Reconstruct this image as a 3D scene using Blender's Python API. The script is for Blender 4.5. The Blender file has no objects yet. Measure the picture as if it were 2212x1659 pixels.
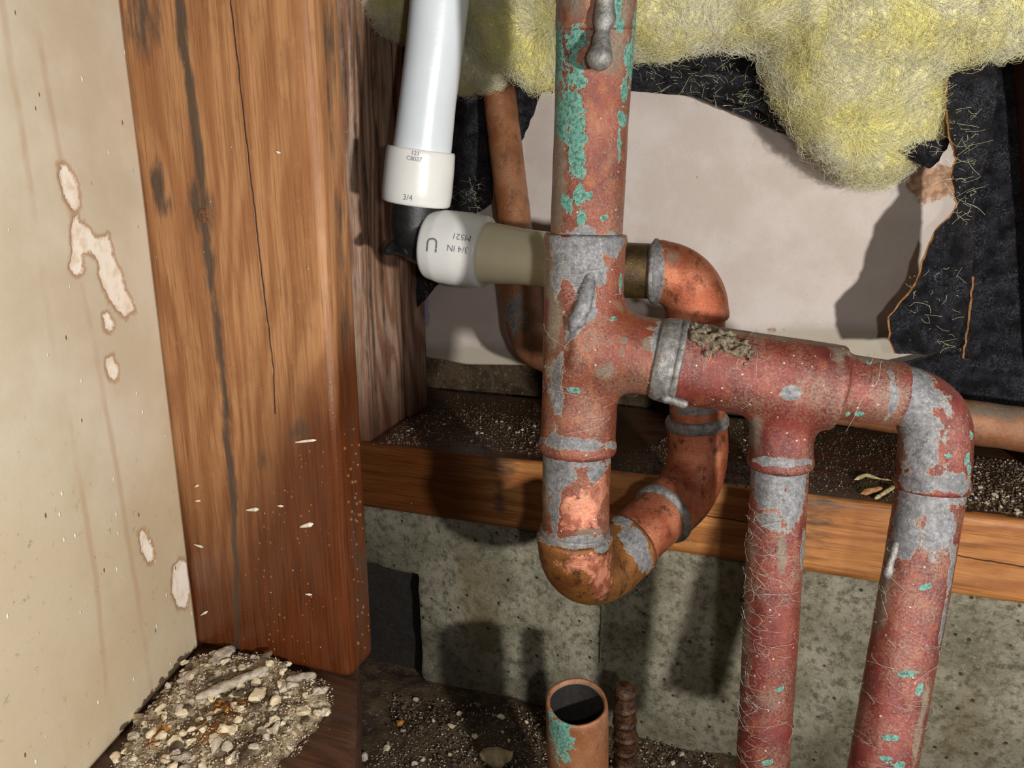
import bpy, math, random
import numpy as np
from mathutils import Matrix, Vector
from mathutils.geometry import delaunay_2d_cdt

# ---------------------------------------------------------------- camera, world, lights
# Lengths below are in survey units measured from the camera (1 unit = 0.78 mm); W() puts them in metres over the dirt floor.
S = 0.00078
ZG = -352.0                     # level of the dirt floor
FPX = 1660.0
PSI, TH = math.radians(18.6), math.radians(15.0)
FW = np.array([-math.sin(PSI) * math.cos(TH), math.cos(PSI) * math.cos(TH), -math.sin(TH)])
RT = np.array([math.cos(PSI), math.sin(PSI), 0.0])
UP = np.cross(RT, FW)


def W(P):
    P = np.asarray(P, float)
    return (P - np.array([0, 0, ZG])) * S


scene = bpy.context.scene
col = scene.collection
cam = bpy.data.cameras.new('camera')
cam.sensor_width = 36.0
cam.lens = FPX / 2212.0 * 36.0
cam.clip_start = 0.005
cam.clip_end = 20
cam_o = bpy.data.objects.new('camera', cam)
m = Matrix.Identity(4)
for i in range(3):
    m[i][0], m[i][1], m[i][2] = RT[i], UP[i], -FW[i]
    m[i][3] = W((0, 0, 0))[i]
cam_o.matrix_world = m
col.objects.link(cam_o)
scene.camera = cam_o

world = bpy.data.worlds.new('world')
scene.world = world
world.use_nodes = True
world.node_tree.nodes['Background'].inputs[0].default_value = (0.9, 0.95, 1.0, 1)
world.node_tree.nodes['Background'].inputs[1].default_value = 0.022


def lamp(name, pos, watts, rad, color):
    l = bpy.data.lights.new(name, 'POINT')
    l.energy = watts
    l.shadow_soft_size = rad * S
    l.color = color
    o = bpy.data.objects.new(name, l)
    o.location = W(pos)
    col.objects.link(o)


lamp('work_light', (238, -85, -38), 7.6, 10, (1.0, 0.96, 0.90))
lamp('phone_light', (40, -30, 4), 0.9, 5, (1.0, 0.97, 0.93))

vs = scene.view_settings
vs.view_transform = 'Standard'
vs.look = 'None'
vs.gamma = 1.0
vs.use_curve_mapping = False
vs.exposure = 0.06
scene.cycles.max_bounces = 6
scene.cycles.diffuse_bounces = 3
scene.cycles.glossy_bounces = 3
scene.cycles.transmission_bounces = 4

# ---------------------------------------------------------------- geometry helpers
rng = np.random.default_rng(7)
random.seed(7)


def ray(x, y):
    return FW + RT * ((x - 1106.0) / FPX) + UP * ((829.5 - y) / FPX)


def A(x, y, D):
    return ray(x, y) * D


def PL(x, y, ax, v):
    r = ray(x, y)
    return r * (v / r[ax])


def onY(x, y, Y):
    return PL(x, y, 1, Y)


def depth(p):
    return float(np.dot(p, FW))


_T = np.random.default_rng(3).random(4096)


def _h(i, j, k):
    return _T[(i * 73 + j * 1259 + k * 3697 + (i * j) % 97 * 31 + (j ^ k) * 7 + (k ^ i) * 13) & 4095]


def vnoise(P):
    P = np.asarray(P, float) + 1000.0
    I = np.floor(P).astype(int)
    f = P - I
    f = f * f * (3 - 2 * f)
    i, j, k = I[:, 0], I[:, 1], I[:, 2]
    x, y, z = f[:, 0], f[:, 1], f[:, 2]
    r = 0
    for a in (0, 1):
        for b in (0, 1):
            for c in (0, 1):
                r = r + _h(i + a, j + b, k + c) * (x if a else 1 - x) * (y if b else 1 - y) * (z if c else 1 - z)
    return r * 2 - 1


def fbm(P, size, octaves=3):
    P = np.asarray(P, float) / size
    r, amp = 0, 1.0
    for o in range(octaves):
        r = r + amp * vnoise(P * (2 ** o) + o * 17.3)
        amp *= 0.5
    return r


ORG = {}


def base_of(V):
    V = np.asarray(V)
    return np.array([(V[:, 0].min() + V[:, 0].max()) / 2, (V[:, 1].min() + V[:, 1].max()) / 2, V[:, 2].min()])


def props(o, label=None, cat=None, group=None, kind=None):
    if label:
        o['label'] = label
    if cat:
        o['category'] = cat
    if group:
        o['group'] = group
    if kind:
        o['kind'] = kind
    return o


def root(name, base, label, cat, group=None):
    o = bpy.data.objects.new(name, None)
    o.empty_display_size = 0.01
    o.location = W(base)
    col.objects.link(o)
    ORG[o.name] = np.asarray(base, float)
    return props(o, label, cat, group)


def mesh_data(name, V, F, attrs=None, smooth=True):
    me = bpy.data.meshes.new(name)
    V = np.ascontiguousarray(V, dtype=np.float32)
    if isinstance(F, np.ndarray):
        n, k = F.shape
        me.vertices.add(len(V))
        me.vertices.foreach_set('co', V.ravel())
        me.loops.add(n * k)
        me.loops.foreach_set('vertex_index', F.astype(np.int32).ravel())
        me.polygons.add(n)
        me.polygons.foreach_set('loop_start', np.arange(0, n * k, k, dtype=np.int32))
        me.update(calc_edges=True)
        me.validate()
    else:
        me.from_pydata(V.tolist(), [], [list(map(int, f)) for f in F])
    if smooth:
        me.polygons.foreach_set('use_smooth', np.ones(len(me.polygons), dtype=bool))
    for k, a in (attrs or {}).items():
        at = me.attributes.new(k, 'FLOAT', 'POINT')
        at.data.foreach_set('value', np.ascontiguousarray(a, dtype=np.float32))
    me.update()
    return me


def mk(name, V, F, mat, parent=None, attrs=None, smooth=True):
    V = np.asarray(V, float)
    if parent is None:
        org = base_of(V)
    else:
        p = parent
        while p.parent is not None:
            p = p.parent
        org = ORG[p.name]
    me = mesh_data(name, (V - org) * S, F, attrs, smooth)
    me.materials.append(mat)
    o = bpy.data.objects.new(name, me)
    col.objects.link(o)
    if parent is None:
        o.location = W(org)
        ORG[o.name] = org
    else:
        o.parent = parent
    return o


def resample(path, step):
    path = np.asarray(path, float)
    d = np.linalg.norm(np.diff(path, axis=0), axis=1)
    s = np.concatenate([[0], np.cumsum(d)])
    n = max(2, int(round(s[-1] / step)) + 1)
    t = np.linspace(0, s[-1], n)
    return np.stack([np.interp(t, s, path[:, i]) for i in range(3)], 1), t


def rounded(pts, rad):
    """polyline with circular corners; rad one number or one per inner point"""
    pts = [np.asarray(p, float) for p in pts]
    if not hasattr(rad, '__len__'):
        rad = [rad] * (len(pts) - 2)
    out = [pts[0]]
    for i in range(1, len(pts) - 1):
        a, b, c = pts[i - 1], pts[i], pts[i + 1]
        u = (a - b) / np.linalg.norm(a - b)
        v = (c - b) / np.linalg.norm(c - b)
        ang = math.acos(max(-1, min(1, float(u @ v))))
        r = rad[i - 1]
        t = min(r / math.tan(ang / 2), 0.98 * np.linalg.norm(a - b), 0.98 * np.linalg.norm(c - b))
        r = t * math.tan(ang / 2)
        bis = (u + v) / np.linalg.norm(u + v)
        cen = b + bis * (r / math.sin(ang / 2))
        p0, p1 = b + u * t, b + v * t
        e0 = (p0 - cen) / r
        e1 = p1 - cen
        w = math.acos(max(-1, min(1, float(e0 @ e1) / r)))
        q = e1 - (e1 @ e0) * e0
        q = q / np.linalg.norm(q)
        for k in range(0, 17):
            th = w * k / 16
            out.append(cen + r * (math.cos(th) * e0 + math.sin(th) * q))
    out.append(pts[-1])
    return np.array(out)


def sweep(path, rad, n=64, step=1.3, cap=True, rough=0.0, seed=0.0):
    """tube along path; rad is a number or a function of (arc length array, total)"""
    P, s = resample(path, step)
    r = rad(s, s[-1]) if callable(rad) else np.full(len(s), float(rad))
    T = np.gradient(P, axis=0)
    T /= np.linalg.norm(T, axis=1)[:, None]
    a = np.cross(T[0], [0.31, 0.95, 0.05])
    a /= np.linalg.norm(a)
    Ns = []
    for t in T:
        a = a - (a @ t) * t
        a /= np.linalg.norm(a)
        Ns.append(a)
    Ns = np.array(Ns)
    Bs = np.cross(T, Ns)
    th = np.linspace(0, 2 * math.pi, n, endpoint=False)
    dirs = Ns[:, None, :] * np.cos(th)[None, :, None] + Bs[:, None, :] * np.sin(th)[None, :, None]
    V = (P[:, None, :] + dirs * r[:, None, None]).reshape(-1, 3)
    if rough:
        V = V + dirs.reshape(-1, 3) * (fbm(V + seed, 9.0, 3) * rough)[:, None]
    m = len(P)
    i = np.arange(m - 1)[:, None] * n
    j = np.arange(n)[None, :]
    j2 = (j + 1) % n
    Q = np.stack([i + j, i + j2, i + n + j2, i + n + j], -1).reshape(-1, 4)
    if not cap:
        return V, Q
    F = Q.tolist()
    c0, c1 = len(V), len(V) + 1
    V = np.vstack([V, P[0], P[-1]])
    for q in range(n):
        F.append((c0, (q + 1) % n, q))
        F.append((c1, (m - 1) * n + q, (m - 1) * n + (q + 1) % n))
    return V, F


def prof(pts):
    """radius profile: list of (s, r); negative s counts from the end"""
    def f(s, L):
        xs = [p[0] if p[0] >= 0 else L + p[0] + 1e-9 for p in pts]
        return np.interp(s, xs, [p[1] for p in pts])
    return f


def fitting(r, lip=1.0, lipw=2.5, end=0.8):
    """socket fitting: thin rolled lips at both ends"""
    def f(s, L):
        d = np.minimum(s, L - s)
        return r - end * np.exp(-d / 0.5) + lip * np.exp(-((d - lipw * 0.5) / lipw) ** 2)
    return f


# signed distance fields
def sd_cyl(P, a, b, r):
    a, b = np.asarray(a, float), np.asarray(b, float)
    ba = b - a
    L = np.linalg.norm(ba)
    u = ba / L
    pa = P - a
    t = pa @ u
    d = np.linalg.norm(pa - t[:, None] * u, axis=1) - r
    e = np.maximum(-t, t - L)
    return np.minimum(np.maximum(d, e), 0) + np.sqrt(np.maximum(d, 0) ** 2 + np.maximum(e, 0) ** 2)


def sd_cap(P, a, b, ra, rb=None):
    rb = ra if rb is None else rb
    a, b = np.asarray(a, float), np.asarray(b, float)
    ba = b - a
    t = np.clip((P - a) @ ba / max(ba @ ba, 1e-9), 0, 1)
    return np.linalg.norm(P - a - t[:, None] * ba, axis=1) - (ra + (rb - ra) * t)


def sd_box(P, lo, hi, r=1.0):
    lo, hi = np.asarray(lo, float), np.asarray(hi, float)
    q = np.abs(P - (lo + hi) / 2) - (hi - lo) / 2 + r
    return np.linalg.norm(np.maximum(q, 0), axis=1) + np.minimum(q.max(1), 0) - r


def smin(a, b, k):
    h = np.clip(0.5 + 0.5 * (b - a) / k, 0, 1)
    return b * (1 - h) + a * h - k * h * (1 - h)


def nets(f, lo, hi, h, newton=2):
    lo, hi = np.asarray(lo, float), np.asarray(hi, float)
    n = np.ceil((hi - lo) / h).astype(int) + 1
    ax = [lo[i] + h * np.arange(n[i]) for i in range(3)]
    G = np.stack(np.meshgrid(*ax, indexing='ij'), -1).reshape(-1, 3)
    D = f(G).reshape(n)
    ins = D < 0
    cs = np.zeros(n - 1, int)
    acc = np.zeros(tuple(n - 1) + (3,))
    cnt = np.zeros(n - 1)
    cor = [(a, b, c) for a in (0, 1) for b in (0, 1) for c in (0, 1)]
    sl = lambda o: tuple(slice(o[i], n[i] - 1 + o[i]) for i in range(3))
    for c0 in cor:
        for d in range(3):
            if c0[d]:
                continue
            c1 = list(c0)
            c1[d] = 1
            d0, d1 = D[sl(c0)], D[sl(c1)]
            x = (d0 < 0) != (d1 < 0)
            t = np.where(x, d0 / np.where(x, d0 - d1, 1), 0)
            p = np.zeros(tuple(n - 1) + (3,))
            for q in range(3):
                p[..., q] = c0[q]
            p[..., d] += t
            acc += p * x[..., None]
            cnt += x
    act = cnt > 0
    idx = -np.ones(n - 1, int)
    idx[act] = np.arange(act.sum())
    cells = np.argwhere(act)
    V = lo + h * (cells + acc[act] / cnt[act][:, None])
    quads = []
    for d in range(3):
        e = [(1, 2), (2, 0), (0, 1)][d]
        s0 = [slice(None)] * 3
        s1 = [slice(None)] * 3
        s0[d] = slice(0, n[d] - 1)
        s1[d] = slice(1, n[d])
        x = ins[tuple(s0)] != ins[tuple(s1)]
        E = np.argwhere(x)
        ok = np.all(E > 0, 1) | ((E[:, d] >= 0) & (E[:, e[0]] > 0) & (E[:, e[1]] > 0))
        ok &= (E[:, e[0]] < n[e[0]] - 1) & (E[:, e[1]] < n[e[1]] - 1)
        E = E[ok]
        g = []
        for (p, q) in ((1, 1), (0, 1), (0, 0), (1, 0)):
            C = E.copy()
            C[:, e[0]] -= p
            C[:, e[1]] -= q
            g.append(idx[C[:, 0], C[:, 1], C[:, 2]])
        Q = np.stack(g, 1)
        fl = ~ins[tuple(E.T)]
        Q[fl] = Q[fl][:, ::-1]
        quads.append(Q)
    Q = np.vstack(quads)
    for _ in range(newton):
        e = 0.02 * h
        v0 = f(V)
        gr = np.stack([f(V + e * np.eye(3)[i]) - v0 for i in range(3)], 1) / e
        st = np.clip(v0 / np.maximum((gr ** 2).sum(1), 0.05), -h, h)
        V = V - st[:, None] * gr
    return V, Q


def grid_faces(nu, nv):
    i = np.arange(nu - 1)[:, None] * nv
    j = np.arange(nv - 1)[None, :]
    return np.stack([i + j, i + nv + j, i + nv + j + 1, i + j + 1], -1).reshape(-1, 4)


# ---- stains are ellipsoids sitting on the surface: centre, half sizes and tilt
def spot(x, y, D, hx, hy, rot=0, hz=14.0):
    c = A(x, y, D)
    k = D / FPX
    a = math.radians(rot)
    u = RT * math.cos(a) + UP * math.sin(a)
    v = -RT * math.sin(a) + UP * math.cos(a)
    return c, u / (hx * k), v / (hy * k), FW / hz


def paint(V, spots, lo=-1.0):
    r = np.full(len(V), -9.0)
    for c, u, v, w in spots:
        q = V - c
        d = np.sqrt((q @ u) ** 2 + (q @ v) ** 2 + (q @ w) ** 2)
        r = np.maximum(r, 1 - d)
    return np.clip(r, lo, 1)


def poly_sd(P, poly):
    """signed distance to a polygon, positive inside (2-D arrays)"""
    poly = np.asarray(poly, float)
    d = np.full(len(P), 1e9)
    ins = np.zeros(len(P), bool)
    n = len(poly)
    for i in range(n):
        a, b = poly[i], poly[(i + 1) % n]
        e = b - a
        w = P - a
        t = np.clip((w @ e) / max(e @ e, 1e-12), 0, 1)
        d = np.minimum(d, np.linalg.norm(w - t[:, None] * e, axis=1))
        c = ((a[1] > P[:, 1]) != (b[1] > P[:, 1]))
        with np.errstate(divide='ignore', invalid='ignore'):
            xx = a[0] + (P[:, 1] - a[1]) * e[0] / (e[1] if e[1] else 1e-12)
        ins ^= c & (P[:, 0] < xx)
    return np.where(ins, d, -d)


# ---------------------------------------------------------------- materials
def lin(c):
    c = [x / 255.0 for x in c]
    return tuple((x / 12.92 if x <= 0.04045 else ((x + 0.055) / 1.055) ** 2.4) for x in c) + (1.0,)


class NB:
    def __init__(s, name):
        s.m = bpy.data.materials.new(name)
        s.m.use_nodes = True
        s.t = s.m.node_tree
        s.b = s.t.nodes['Principled BSDF']
        tc = s.n('ShaderNodeTexCoord')
        mp = s.n('ShaderNodeVectorMath')
        mp.operation = 'SCALE'
        mp.inputs['Scale'].default_value = 1.0 / S
        s.t.links.new(tc.outputs['Object'], mp.inputs[0])
        s.co = mp.outputs[0]

    def n(s, t):
        return s.t.nodes.new(t)

    def put(s, sock, v):
        if isinstance(v, bpy.types.NodeSocket):
            s.t.links.new(v, sock)
        elif isinstance(v, tuple) and len(v) == 3 and sock.type == 'RGBA':
            sock.default_value = lin(v)
        else:
            sock.default_value = v

    def stretch(s, sc, off=(0, 0, 0)):
        mp = s.n('ShaderNodeMapping')
        s.t.links.new(s.co, mp.inputs['Vector'])
        mp.inputs['Scale'].default_value = sc
        mp.inputs['Location'].default_value = off
        return mp.outputs[0]

    def noise(s, size, detail=4, rough=0.55, vec=None, dist=0.0):
        k = s.n('ShaderNodeTexNoise')
        s.put(k.inputs['Vector'], vec or s.co)
        k.inputs['Scale'].default_value = 1.0 / size
        k.inputs['Detail'].default_value = detail
        k.inputs['Roughness'].default_value = rough
        k.inputs['Distortion'].default_value = dist
        return k.outputs['Fac']

    def vor(s, size, vec=None, feature='F1', rand=1.0):
        k = s.n('ShaderNodeTexVoronoi')
        k.feature = feature
        s.put(k.inputs['Vector'], vec or s.co)
        k.inputs['Scale'].default_value = 1.0 / size
        k.inputs['Randomness'].default_value = rand
        return k.outputs['Distance']

    def vorcol(s, size, vec=None):
        k = s.n('ShaderNodeTexVoronoi')
        s.put(k.inputs['Vector'], vec or s.co)
        k.inputs['Scale'].default_value = 1.0 / size
        x = s.n('ShaderNodeSeparateColor')
        s.t.links.new(k.outputs['Color'], x.inputs[0])
        return x.outputs[0]

    def attr(s, name):
        k = s.n('ShaderNodeAttribute')
        k.attribute_name = name
        return k.outputs['Fac']

    def math(s, op, a, b=0.0, c=0.0):
        k = s.n('ShaderNodeMath')
        k.operation = op
        s.put(k.inputs[0], a)
        s.put(k.inputs[1], b)
        s.put(k.inputs[2], c)
        return k.outputs[0]

    def step(s, x, lo, hi, a=0.0, b=1.0):
        k = s.n('ShaderNodeMapRange')
        k.interpolation_type = 'SMOOTHSTEP'
        s.put(k.inputs[0], x)
        k.inputs[1].default_value = lo
        k.inputs[2].default_value = hi
        k.inputs[3].default_value = a
        k.inputs[4].default_value = b
        return k.outputs[0]

    def mix(s, f, a, b, mode='MIX'):
        k = s.n('ShaderNodeMix')
        k.data_type = 'RGBA'
        k.blend_type = mode
        s.put(k.inputs[0], f)
        s.put(k.inputs[6], a)
        s.put(k.inputs[7], b)
        return k.outputs[2]

    def fmix(s, f, a, b):
        k = s.n('ShaderNodeMix')
        s.put(k.inputs[0], f)
        s.put(k.inputs[2], a)
        s.put(k.inputs[3], b)
        return k.outputs[0]

    def ramp(s, f, stops):
        k = s.n('ShaderNodeValToRGB')
        e = k.color_ramp.elements
        while len(e) < len(stops):
            e.new(0.5)
        for el, (p, c) in zip(e, stops):
            el.position = p
            el.color = lin(c)
        s.put(k.inputs[0], f)
        return k.outputs[0]

    def xyz(s, i):
        k = s.n('ShaderNodeSeparateXYZ')
        s.t.links.new(s.co, k.inputs[0])
        return k.outputs[i]

    def bump(s, h, dist=1.0, strength=1.0, prev=None):
        k = s.n('ShaderNodeBump')
        k.inputs['Strength'].default_value = strength
        k.inputs['Distance'].default_value = dist * S
        s.put(k.inputs['Height'], h)
        if prev is not None:
            s.put(k.inputs['Normal'], prev)
        return k.outputs[0]

    def done(s, color, rough=0.7, metal=0.0, normal=None, spec=0.5, **kw):
        s.put(s.b.inputs['Base Color'], color)
        s.put(s.b.inputs['Roughness'], rough)
        s.put(s.b.inputs['Metallic'], metal)
        s.put(s.b.inputs['Specular IOR Level'], spec)
        if normal is not None:
            s.put(s.b.inputs['Normal'], normal)
        for k, v in kw.items():
            s.put(s.b.inputs[k.replace('_', ' ')], v)
        return s.m


def wood_material(name, axis, c_light, c_mid, c_dark, wet_col, ring=7.0, lines=None, shine=0.42):
    """axis 0 or 2: direction of the grain. attributes wet (also painted shade), stain (signed, positive inside), crack (signed distance)"""
    b = NB(name)
    sc = [1.0, 1.0, 1.0]
    sc[axis] = 0.07
    v = b.stretch(tuple(sc))
    lown = b.noise(22, 2, 0.5, b.stretch(tuple(0.5 if i != axis else 0.09 for i in range(3)), (31, 7, 3)))
    cross = b.math('ADD', b.xyz(0), b.xyz(1)) if axis == 2 else b.math('ADD', b.xyz(2), b.xyz(1))
    ph = b.math('MULTIPLY_ADD', lown, 90.0, cross)
    ph = b.math('MULTIPLY_ADD', b.noise(3, 3, 0.6, v), 3.0, ph)
    w = b.math('SINE', b.math('MULTIPLY', ph, 6.283 / ring))
    w = b.math('MULTIPLY_ADD', w, 0.5, 0.5)
    fine = b.noise(1.1, 4, 0.65, b.stretch(tuple(1.0 if i != axis else 0.03 for i in range(3)), (3, 1, 9)))
    big = b.noise(45, 3, 0.6)
    colr = b.mix(b.step(w, 0.2, 1.0, 0, 0.85), c_light, c_mid)
    fine2 = b.noise(0.5, 5, 0.75, b.stretch(tuple(1.0 if i != axis else 0.025 for i in range(3)), (13, 5, 2)))
    colr = b.mix(b.step(fine, 0.45, 0.7, 0, 0.6), colr, c_dark)
    colr = b.mix(b.step(fine2, 0.52, 0.66, 0, 0.4), colr, c_dark)
    blot = b.noise(13, 5, 0.68, b.stretch(tuple(1.0 if i != axis else 0.45 for i in range(3)), (3, 3, 8)))
    colr = b.mix(b.step(blot, 0.5, 0.7, 0, 0.32), colr, c_dark)
    colr = b.mix(b.step(big, 0.45, 0.72, 0, 0.5), colr, c_mid)
    scuff = b.step(b.noise(7, 5, 0.7), 0.56, 0.72, 0, 0.35)
    colr = b.mix(scuff, colr, c_light)
    wet = b.attr('wet')
    wt = b.step(b.math('ADD', wet, b.math('MULTIPLY_ADD', b.noise(18, 4, 0.6, v), 0.5, -0.25)), 0.1, 0.95)
    colr = b.mix(b.math('MULTIPLY', wt, 0.9), colr, b.mix(b.step(fine, 0.4, 0.7), wet_col, b.mix(0.55, wet_col, (20, 8, 4))))
    st = b.math('ADD', b.attr('stain'), b.math('MULTIPLY_ADD', b.noise(5, 5, 0.65, b.stretch(tuple(1.0 if i != axis else 0.22 for i in range(3)))), 2.0, -1.0))
    sm = b.step(st, -0.15, 0.55, 0, 0.9)
    colr = b.mix(sm, colr, b.mix(b.noise(2.2, 5, 0.7, v), (22, 17, 15), (92, 78, 68)))
    ck = b.math('ABSOLUTE', b.math('ADD', b.attr('crack'), b.math('MULTIPLY_ADD', b.noise(6, 2, 0.5), 1.2, -0.6)))
    ckm = b.step(ck, 0.15, 0.5, 1, 0)
    colr = b.mix(b.math('MULTIPLY', ckm, 0.9), colr, (28, 14, 8))
    # small pale flecks of plaster dust
    fl = b.step(b.vor(6.5), 0.02, 0.075, 1, 0)
    fl = b.math('MULTIPLY', fl, b.step(b.vorcol(6.5), 0.78, 0.8))
    colr = b.mix(b.math('MULTIPLY', fl, 0.8), colr, (232, 222, 205))
    h = b.math('ADD', b.math('MULTIPLY', fine, 0.5), b.math('MULTIPLY', w, 0.25))
    h = b.math('SUBTRACT', h, b.math('MULTIPLY', ckm, 1.5))
    h = b.math('MULTIPLY_ADD', b.step(b.vor(2.2), 0.0, 0.45, 1, 0), b.math('MULTIPLY', wt, 0.25), h)
    h = b.math('MULTIPLY_ADD', fl, 1.0, h)
    r = b.fmix(wt, b.math('MULTIPLY_ADD', b.noise(9, 4, 0.6), 0.3, shine), 0.26)
    return b.done(colr, r, 0, b.bump(h, 0.45, 0.8), 0.45)


def copper_material(name, c1, c2, c3, metal=0.25, rough=0.36, speck=1.0, scale=1.0, scratch=False):
    """aged copper with attributes solder, verd, grime, bare"""
    b = NB(name)
    n1 = b.noise(16 * scale, 5, 0.62)
    n2 = b.noise(5.5 * scale, 5, 0.65, b.stretch((1, 1, 0.6), (9, 4, 2)))
    base = b.mix(b.step(n1, 0.38, 0.62), c1, c2)
    base = b.mix(b.step(n2, 0.5, 0.68, 0, 0.9), base, c3)
    if scratch:
        sv = b.noise(1.6, 4, 0.7, b.stretch((0.5, 0.5, 3.0)), 2.5)
        base = b.mix(b.step(sv, 0.5, 0.66, 0, 0.7), base, b.mix(0.7, c3, (26, 14, 8)))
    rag = b.math('MULTIPLY_ADD', b.noise(3.6, 6, 0.7), 3.0, -1.5)
    rag2 = b.math('MULTIPLY_ADD', b.noise(8.5, 5, 0.62, b.stretch((1, 1, 0.8), (5, 5, 5))), 2.4, -1.2)
    # bare bright copper
    bare = b.step(b.math('ADD', b.attr('bare'), rag), 0.02, 0.12)
    base = b.mix(bare, base, b.mix(b.step(n2, 0.46, 0.6), (236, 158, 128), (176, 98, 74)))
    # grime
    gr = b.step(b.math('ADD', b.attr('grime'), rag2), -0.1, 0.6, 0, 0.85)
    base = b.mix(gr, base, b.mix(b.noise(2.5, 5, 0.7), (60, 52, 44), (138, 128, 108)))
    film = b.step(b.math('MULTIPLY', b.noise(0.9, 6, 0.8), b.math('MULTIPLY_ADD', b.noise(20, 3, 0.6), 0.9, 0.55)), 0.46, 0.62, 0, 0.55)
    base = b.mix(b.math('MULTIPLY', film, speck), base, (150, 132, 112))
    # specks of dirt, paint and mineral
    v1 = b.vor(3.4)
    cv = b.vorcol(3.4)
    sp = b.math('MULTIPLY', b.step(v1, 0.08, 0.17, 1, 0), b.step(cv, 0.5, 0.52))
    sp = b.math('MULTIPLY', sp, 0.8 * speck)
    base = b.mix(sp, base, b.mix(b.step(cv, 0.82, 0.84), (206, 190, 168), (96, 104, 92)))
    # verdigris with a paler rim
    vd = b.math('ADD', b.attr('verd'), rag)
    vm = b.step(vd, 0.0, 0.08)
    rim = b.math('SUBTRACT', b.step(vd, 0.0, 0.06), b.step(vd, 0.06, 0.22))
    vc = b.mix(b.step(b.noise(1.5, 6, 0.75), 0.36, 0.6), (30, 74, 66), (88, 156, 140))
    vc = b.mix(b.step(b.noise(0.8, 5, 0.75), 0.55, 0.65, 0, 0.6), vc, (150, 210, 196))
    vc = b.mix(b.math('MULTIPLY', rim, 0.6), vc, (150, 205, 190))
    base = b.mix(b.math('MULTIPLY', vm, 0.92), base, vc)
    # solder smears
    sd = b.math('ADD', b.attr('solder'), rag2)
    sd = b.math('MULTIPLY_ADD', rag, 0.25, sd)
    sm = b.step(sd, 0.0, 0.05)
    srim = b.math('SUBTRACT', b.step(sd, -0.05, 0.02), b.step(sd, 0.03, 0.13))
    sc = b.mix(b.step(b.noise(2.2, 6, 0.75), 0.3, 0.7), (88, 89, 92), (146, 146, 149))
    sc = b.mix(b.step(b.noise(12, 3, 0.6), 0.5, 0.7, 0, 0.5), sc, (78, 79, 80))
    sc = b.mix(b.step(b.noise(1.1, 6, 0.8), 0.56, 0.68, 0, 0.55), sc, (196, 194, 190))
    base = b.mix(sm, base, sc)
    base = b.mix(b.math('MULTIPLY', srim, 0.5), base, (196, 180, 160))
    h = b.math('MULTIPLY_ADD', b.noise(1.0, 6, 0.78), 0.75, b.math('MULTIPLY', b.noise(4.5, 3, 0.6), 0.5))
    h = b.math('MULTIPLY_ADD', sp, 0.5, h)
    h = b.math('MULTIPLY_ADD', sm, 0.7, h)
    h = b.math('MULTIPLY_ADD', vm, 0.45, h)
    ro = b.fmix(vm, b.fmix(sm, rough, 0.46), 0.85)
    ro = b.math('ADD', b.fmix(gr, ro, 0.75), b.math('MULTIPLY_ADD', b.noise(2.4, 4, 0.7), 0.3, -0.15))
    me = b.math('MULTIPLY', b.fmix(sm, metal, 0.3), b.math('SUBTRACT', 1.0, b.math('MAXIMUM', vm, gr)))
    me = b.fmix(bare, me, 0.7)
    return b.done(base, ro, me, b.bump(h, 0.5, 0.8), 0.8)


def solder_material():
    b = NB('solder_grey')
    n = b.noise(3, 6, 0.7)
    c = b.mix(b.step(n, 0.3, 0.7), (98, 97, 96), (158, 156, 152))
    c = b.mix(b.step(b.noise(7, 4, 0.6), 0.55, 0.7, 0, 0.6), c, (128, 112, 96))
    return b.done(c, 0.42, 0.5, b.bump(b.noise(1.6, 5, 0.75), 0.6, 0.8))


def plain(name, c1, c2, size=4.0, rough=0.8, bump=0.4, bsize=2.0, metal=0.0, **kw):
    b = NB(name)
    return b.done(b.mix(b.step(b.noise(size, 5, 0.65), 0.32, 0.68), c1, c2), rough, metal, b.bump(b.noise(bsize, 5, 0.7), bump, 0.9), **kw)


M = {}
M['stud'] = wood_material('stud_wood', 2, (176, 128, 86), (148, 98, 60), (104, 62, 34), (84, 34, 9), 12.0)
M['stud_rear'] = wood_material('rear_stud_wood', 2, (196, 164, 142), (150, 104, 76), (84, 60, 50), (76, 38, 24), 11.0)
M['plate'] = wood_material('sill_wood', 0, (186, 126, 70), (152, 94, 46), (100, 56, 26), (72, 36, 14), 13.0)
M['plate_front'] = wood_material('bottom_plate_wood', 0, (92, 62, 44), (70, 44, 30), (42, 26, 18), (40, 20, 12), 9.0)
M['copper'] = copper_material('weathered_copper', (136, 66, 46), (108, 48, 38), (150, 84, 46), 0.3, 0.26)
M['copper_red'] = copper_material('red_weathered_copper', (126, 52, 44), (98, 38, 36), (138, 70, 48), 0.3, 0.26)
M['copper_new'] = copper_material('new_copper', (206, 128, 94), (176, 92, 60), (92, 48, 28), 0.6, 0.36, 0.25, 1.0, True)
M['copper_flux'] = copper_material('flux_stained_copper', (158, 102, 46), (130, 78, 38), (78, 46, 24), 0.55, 0.36, 0.25, 0.8, True)
M['copper_tan'] = copper_material('tan_copper', (166, 112, 76), (146, 90, 54), (120, 76, 48), 0.25, 0.36, 0.5)
M['bronze'] = copper_material('dark_bronze', (104, 82, 42), (72, 54, 28), (48, 36, 24), 0.6, 0.36, 0.2, 0.6, True)
M['solder'] = solder_material()
M['mud'] = plain('dried_mud', (66, 58, 46), (146, 132, 108), 1.6, 0.95, 1.2, 1.0)
M['plaster'] = plain('plaster_crumb', (228, 214, 184), (178, 158, 126), 5.0, 0.95, 0.7, 1.6)
M['plaster_grey'] = plain('grey_plaster_crumb', (204, 194, 178), (142, 126, 106), 5.0, 0.95, 0.7, 1.6)
M['stone'] = plain('tan_stone', (186, 168, 132), (140, 120, 88), 9.0, 0.9, 0.6, 2.5)
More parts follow.
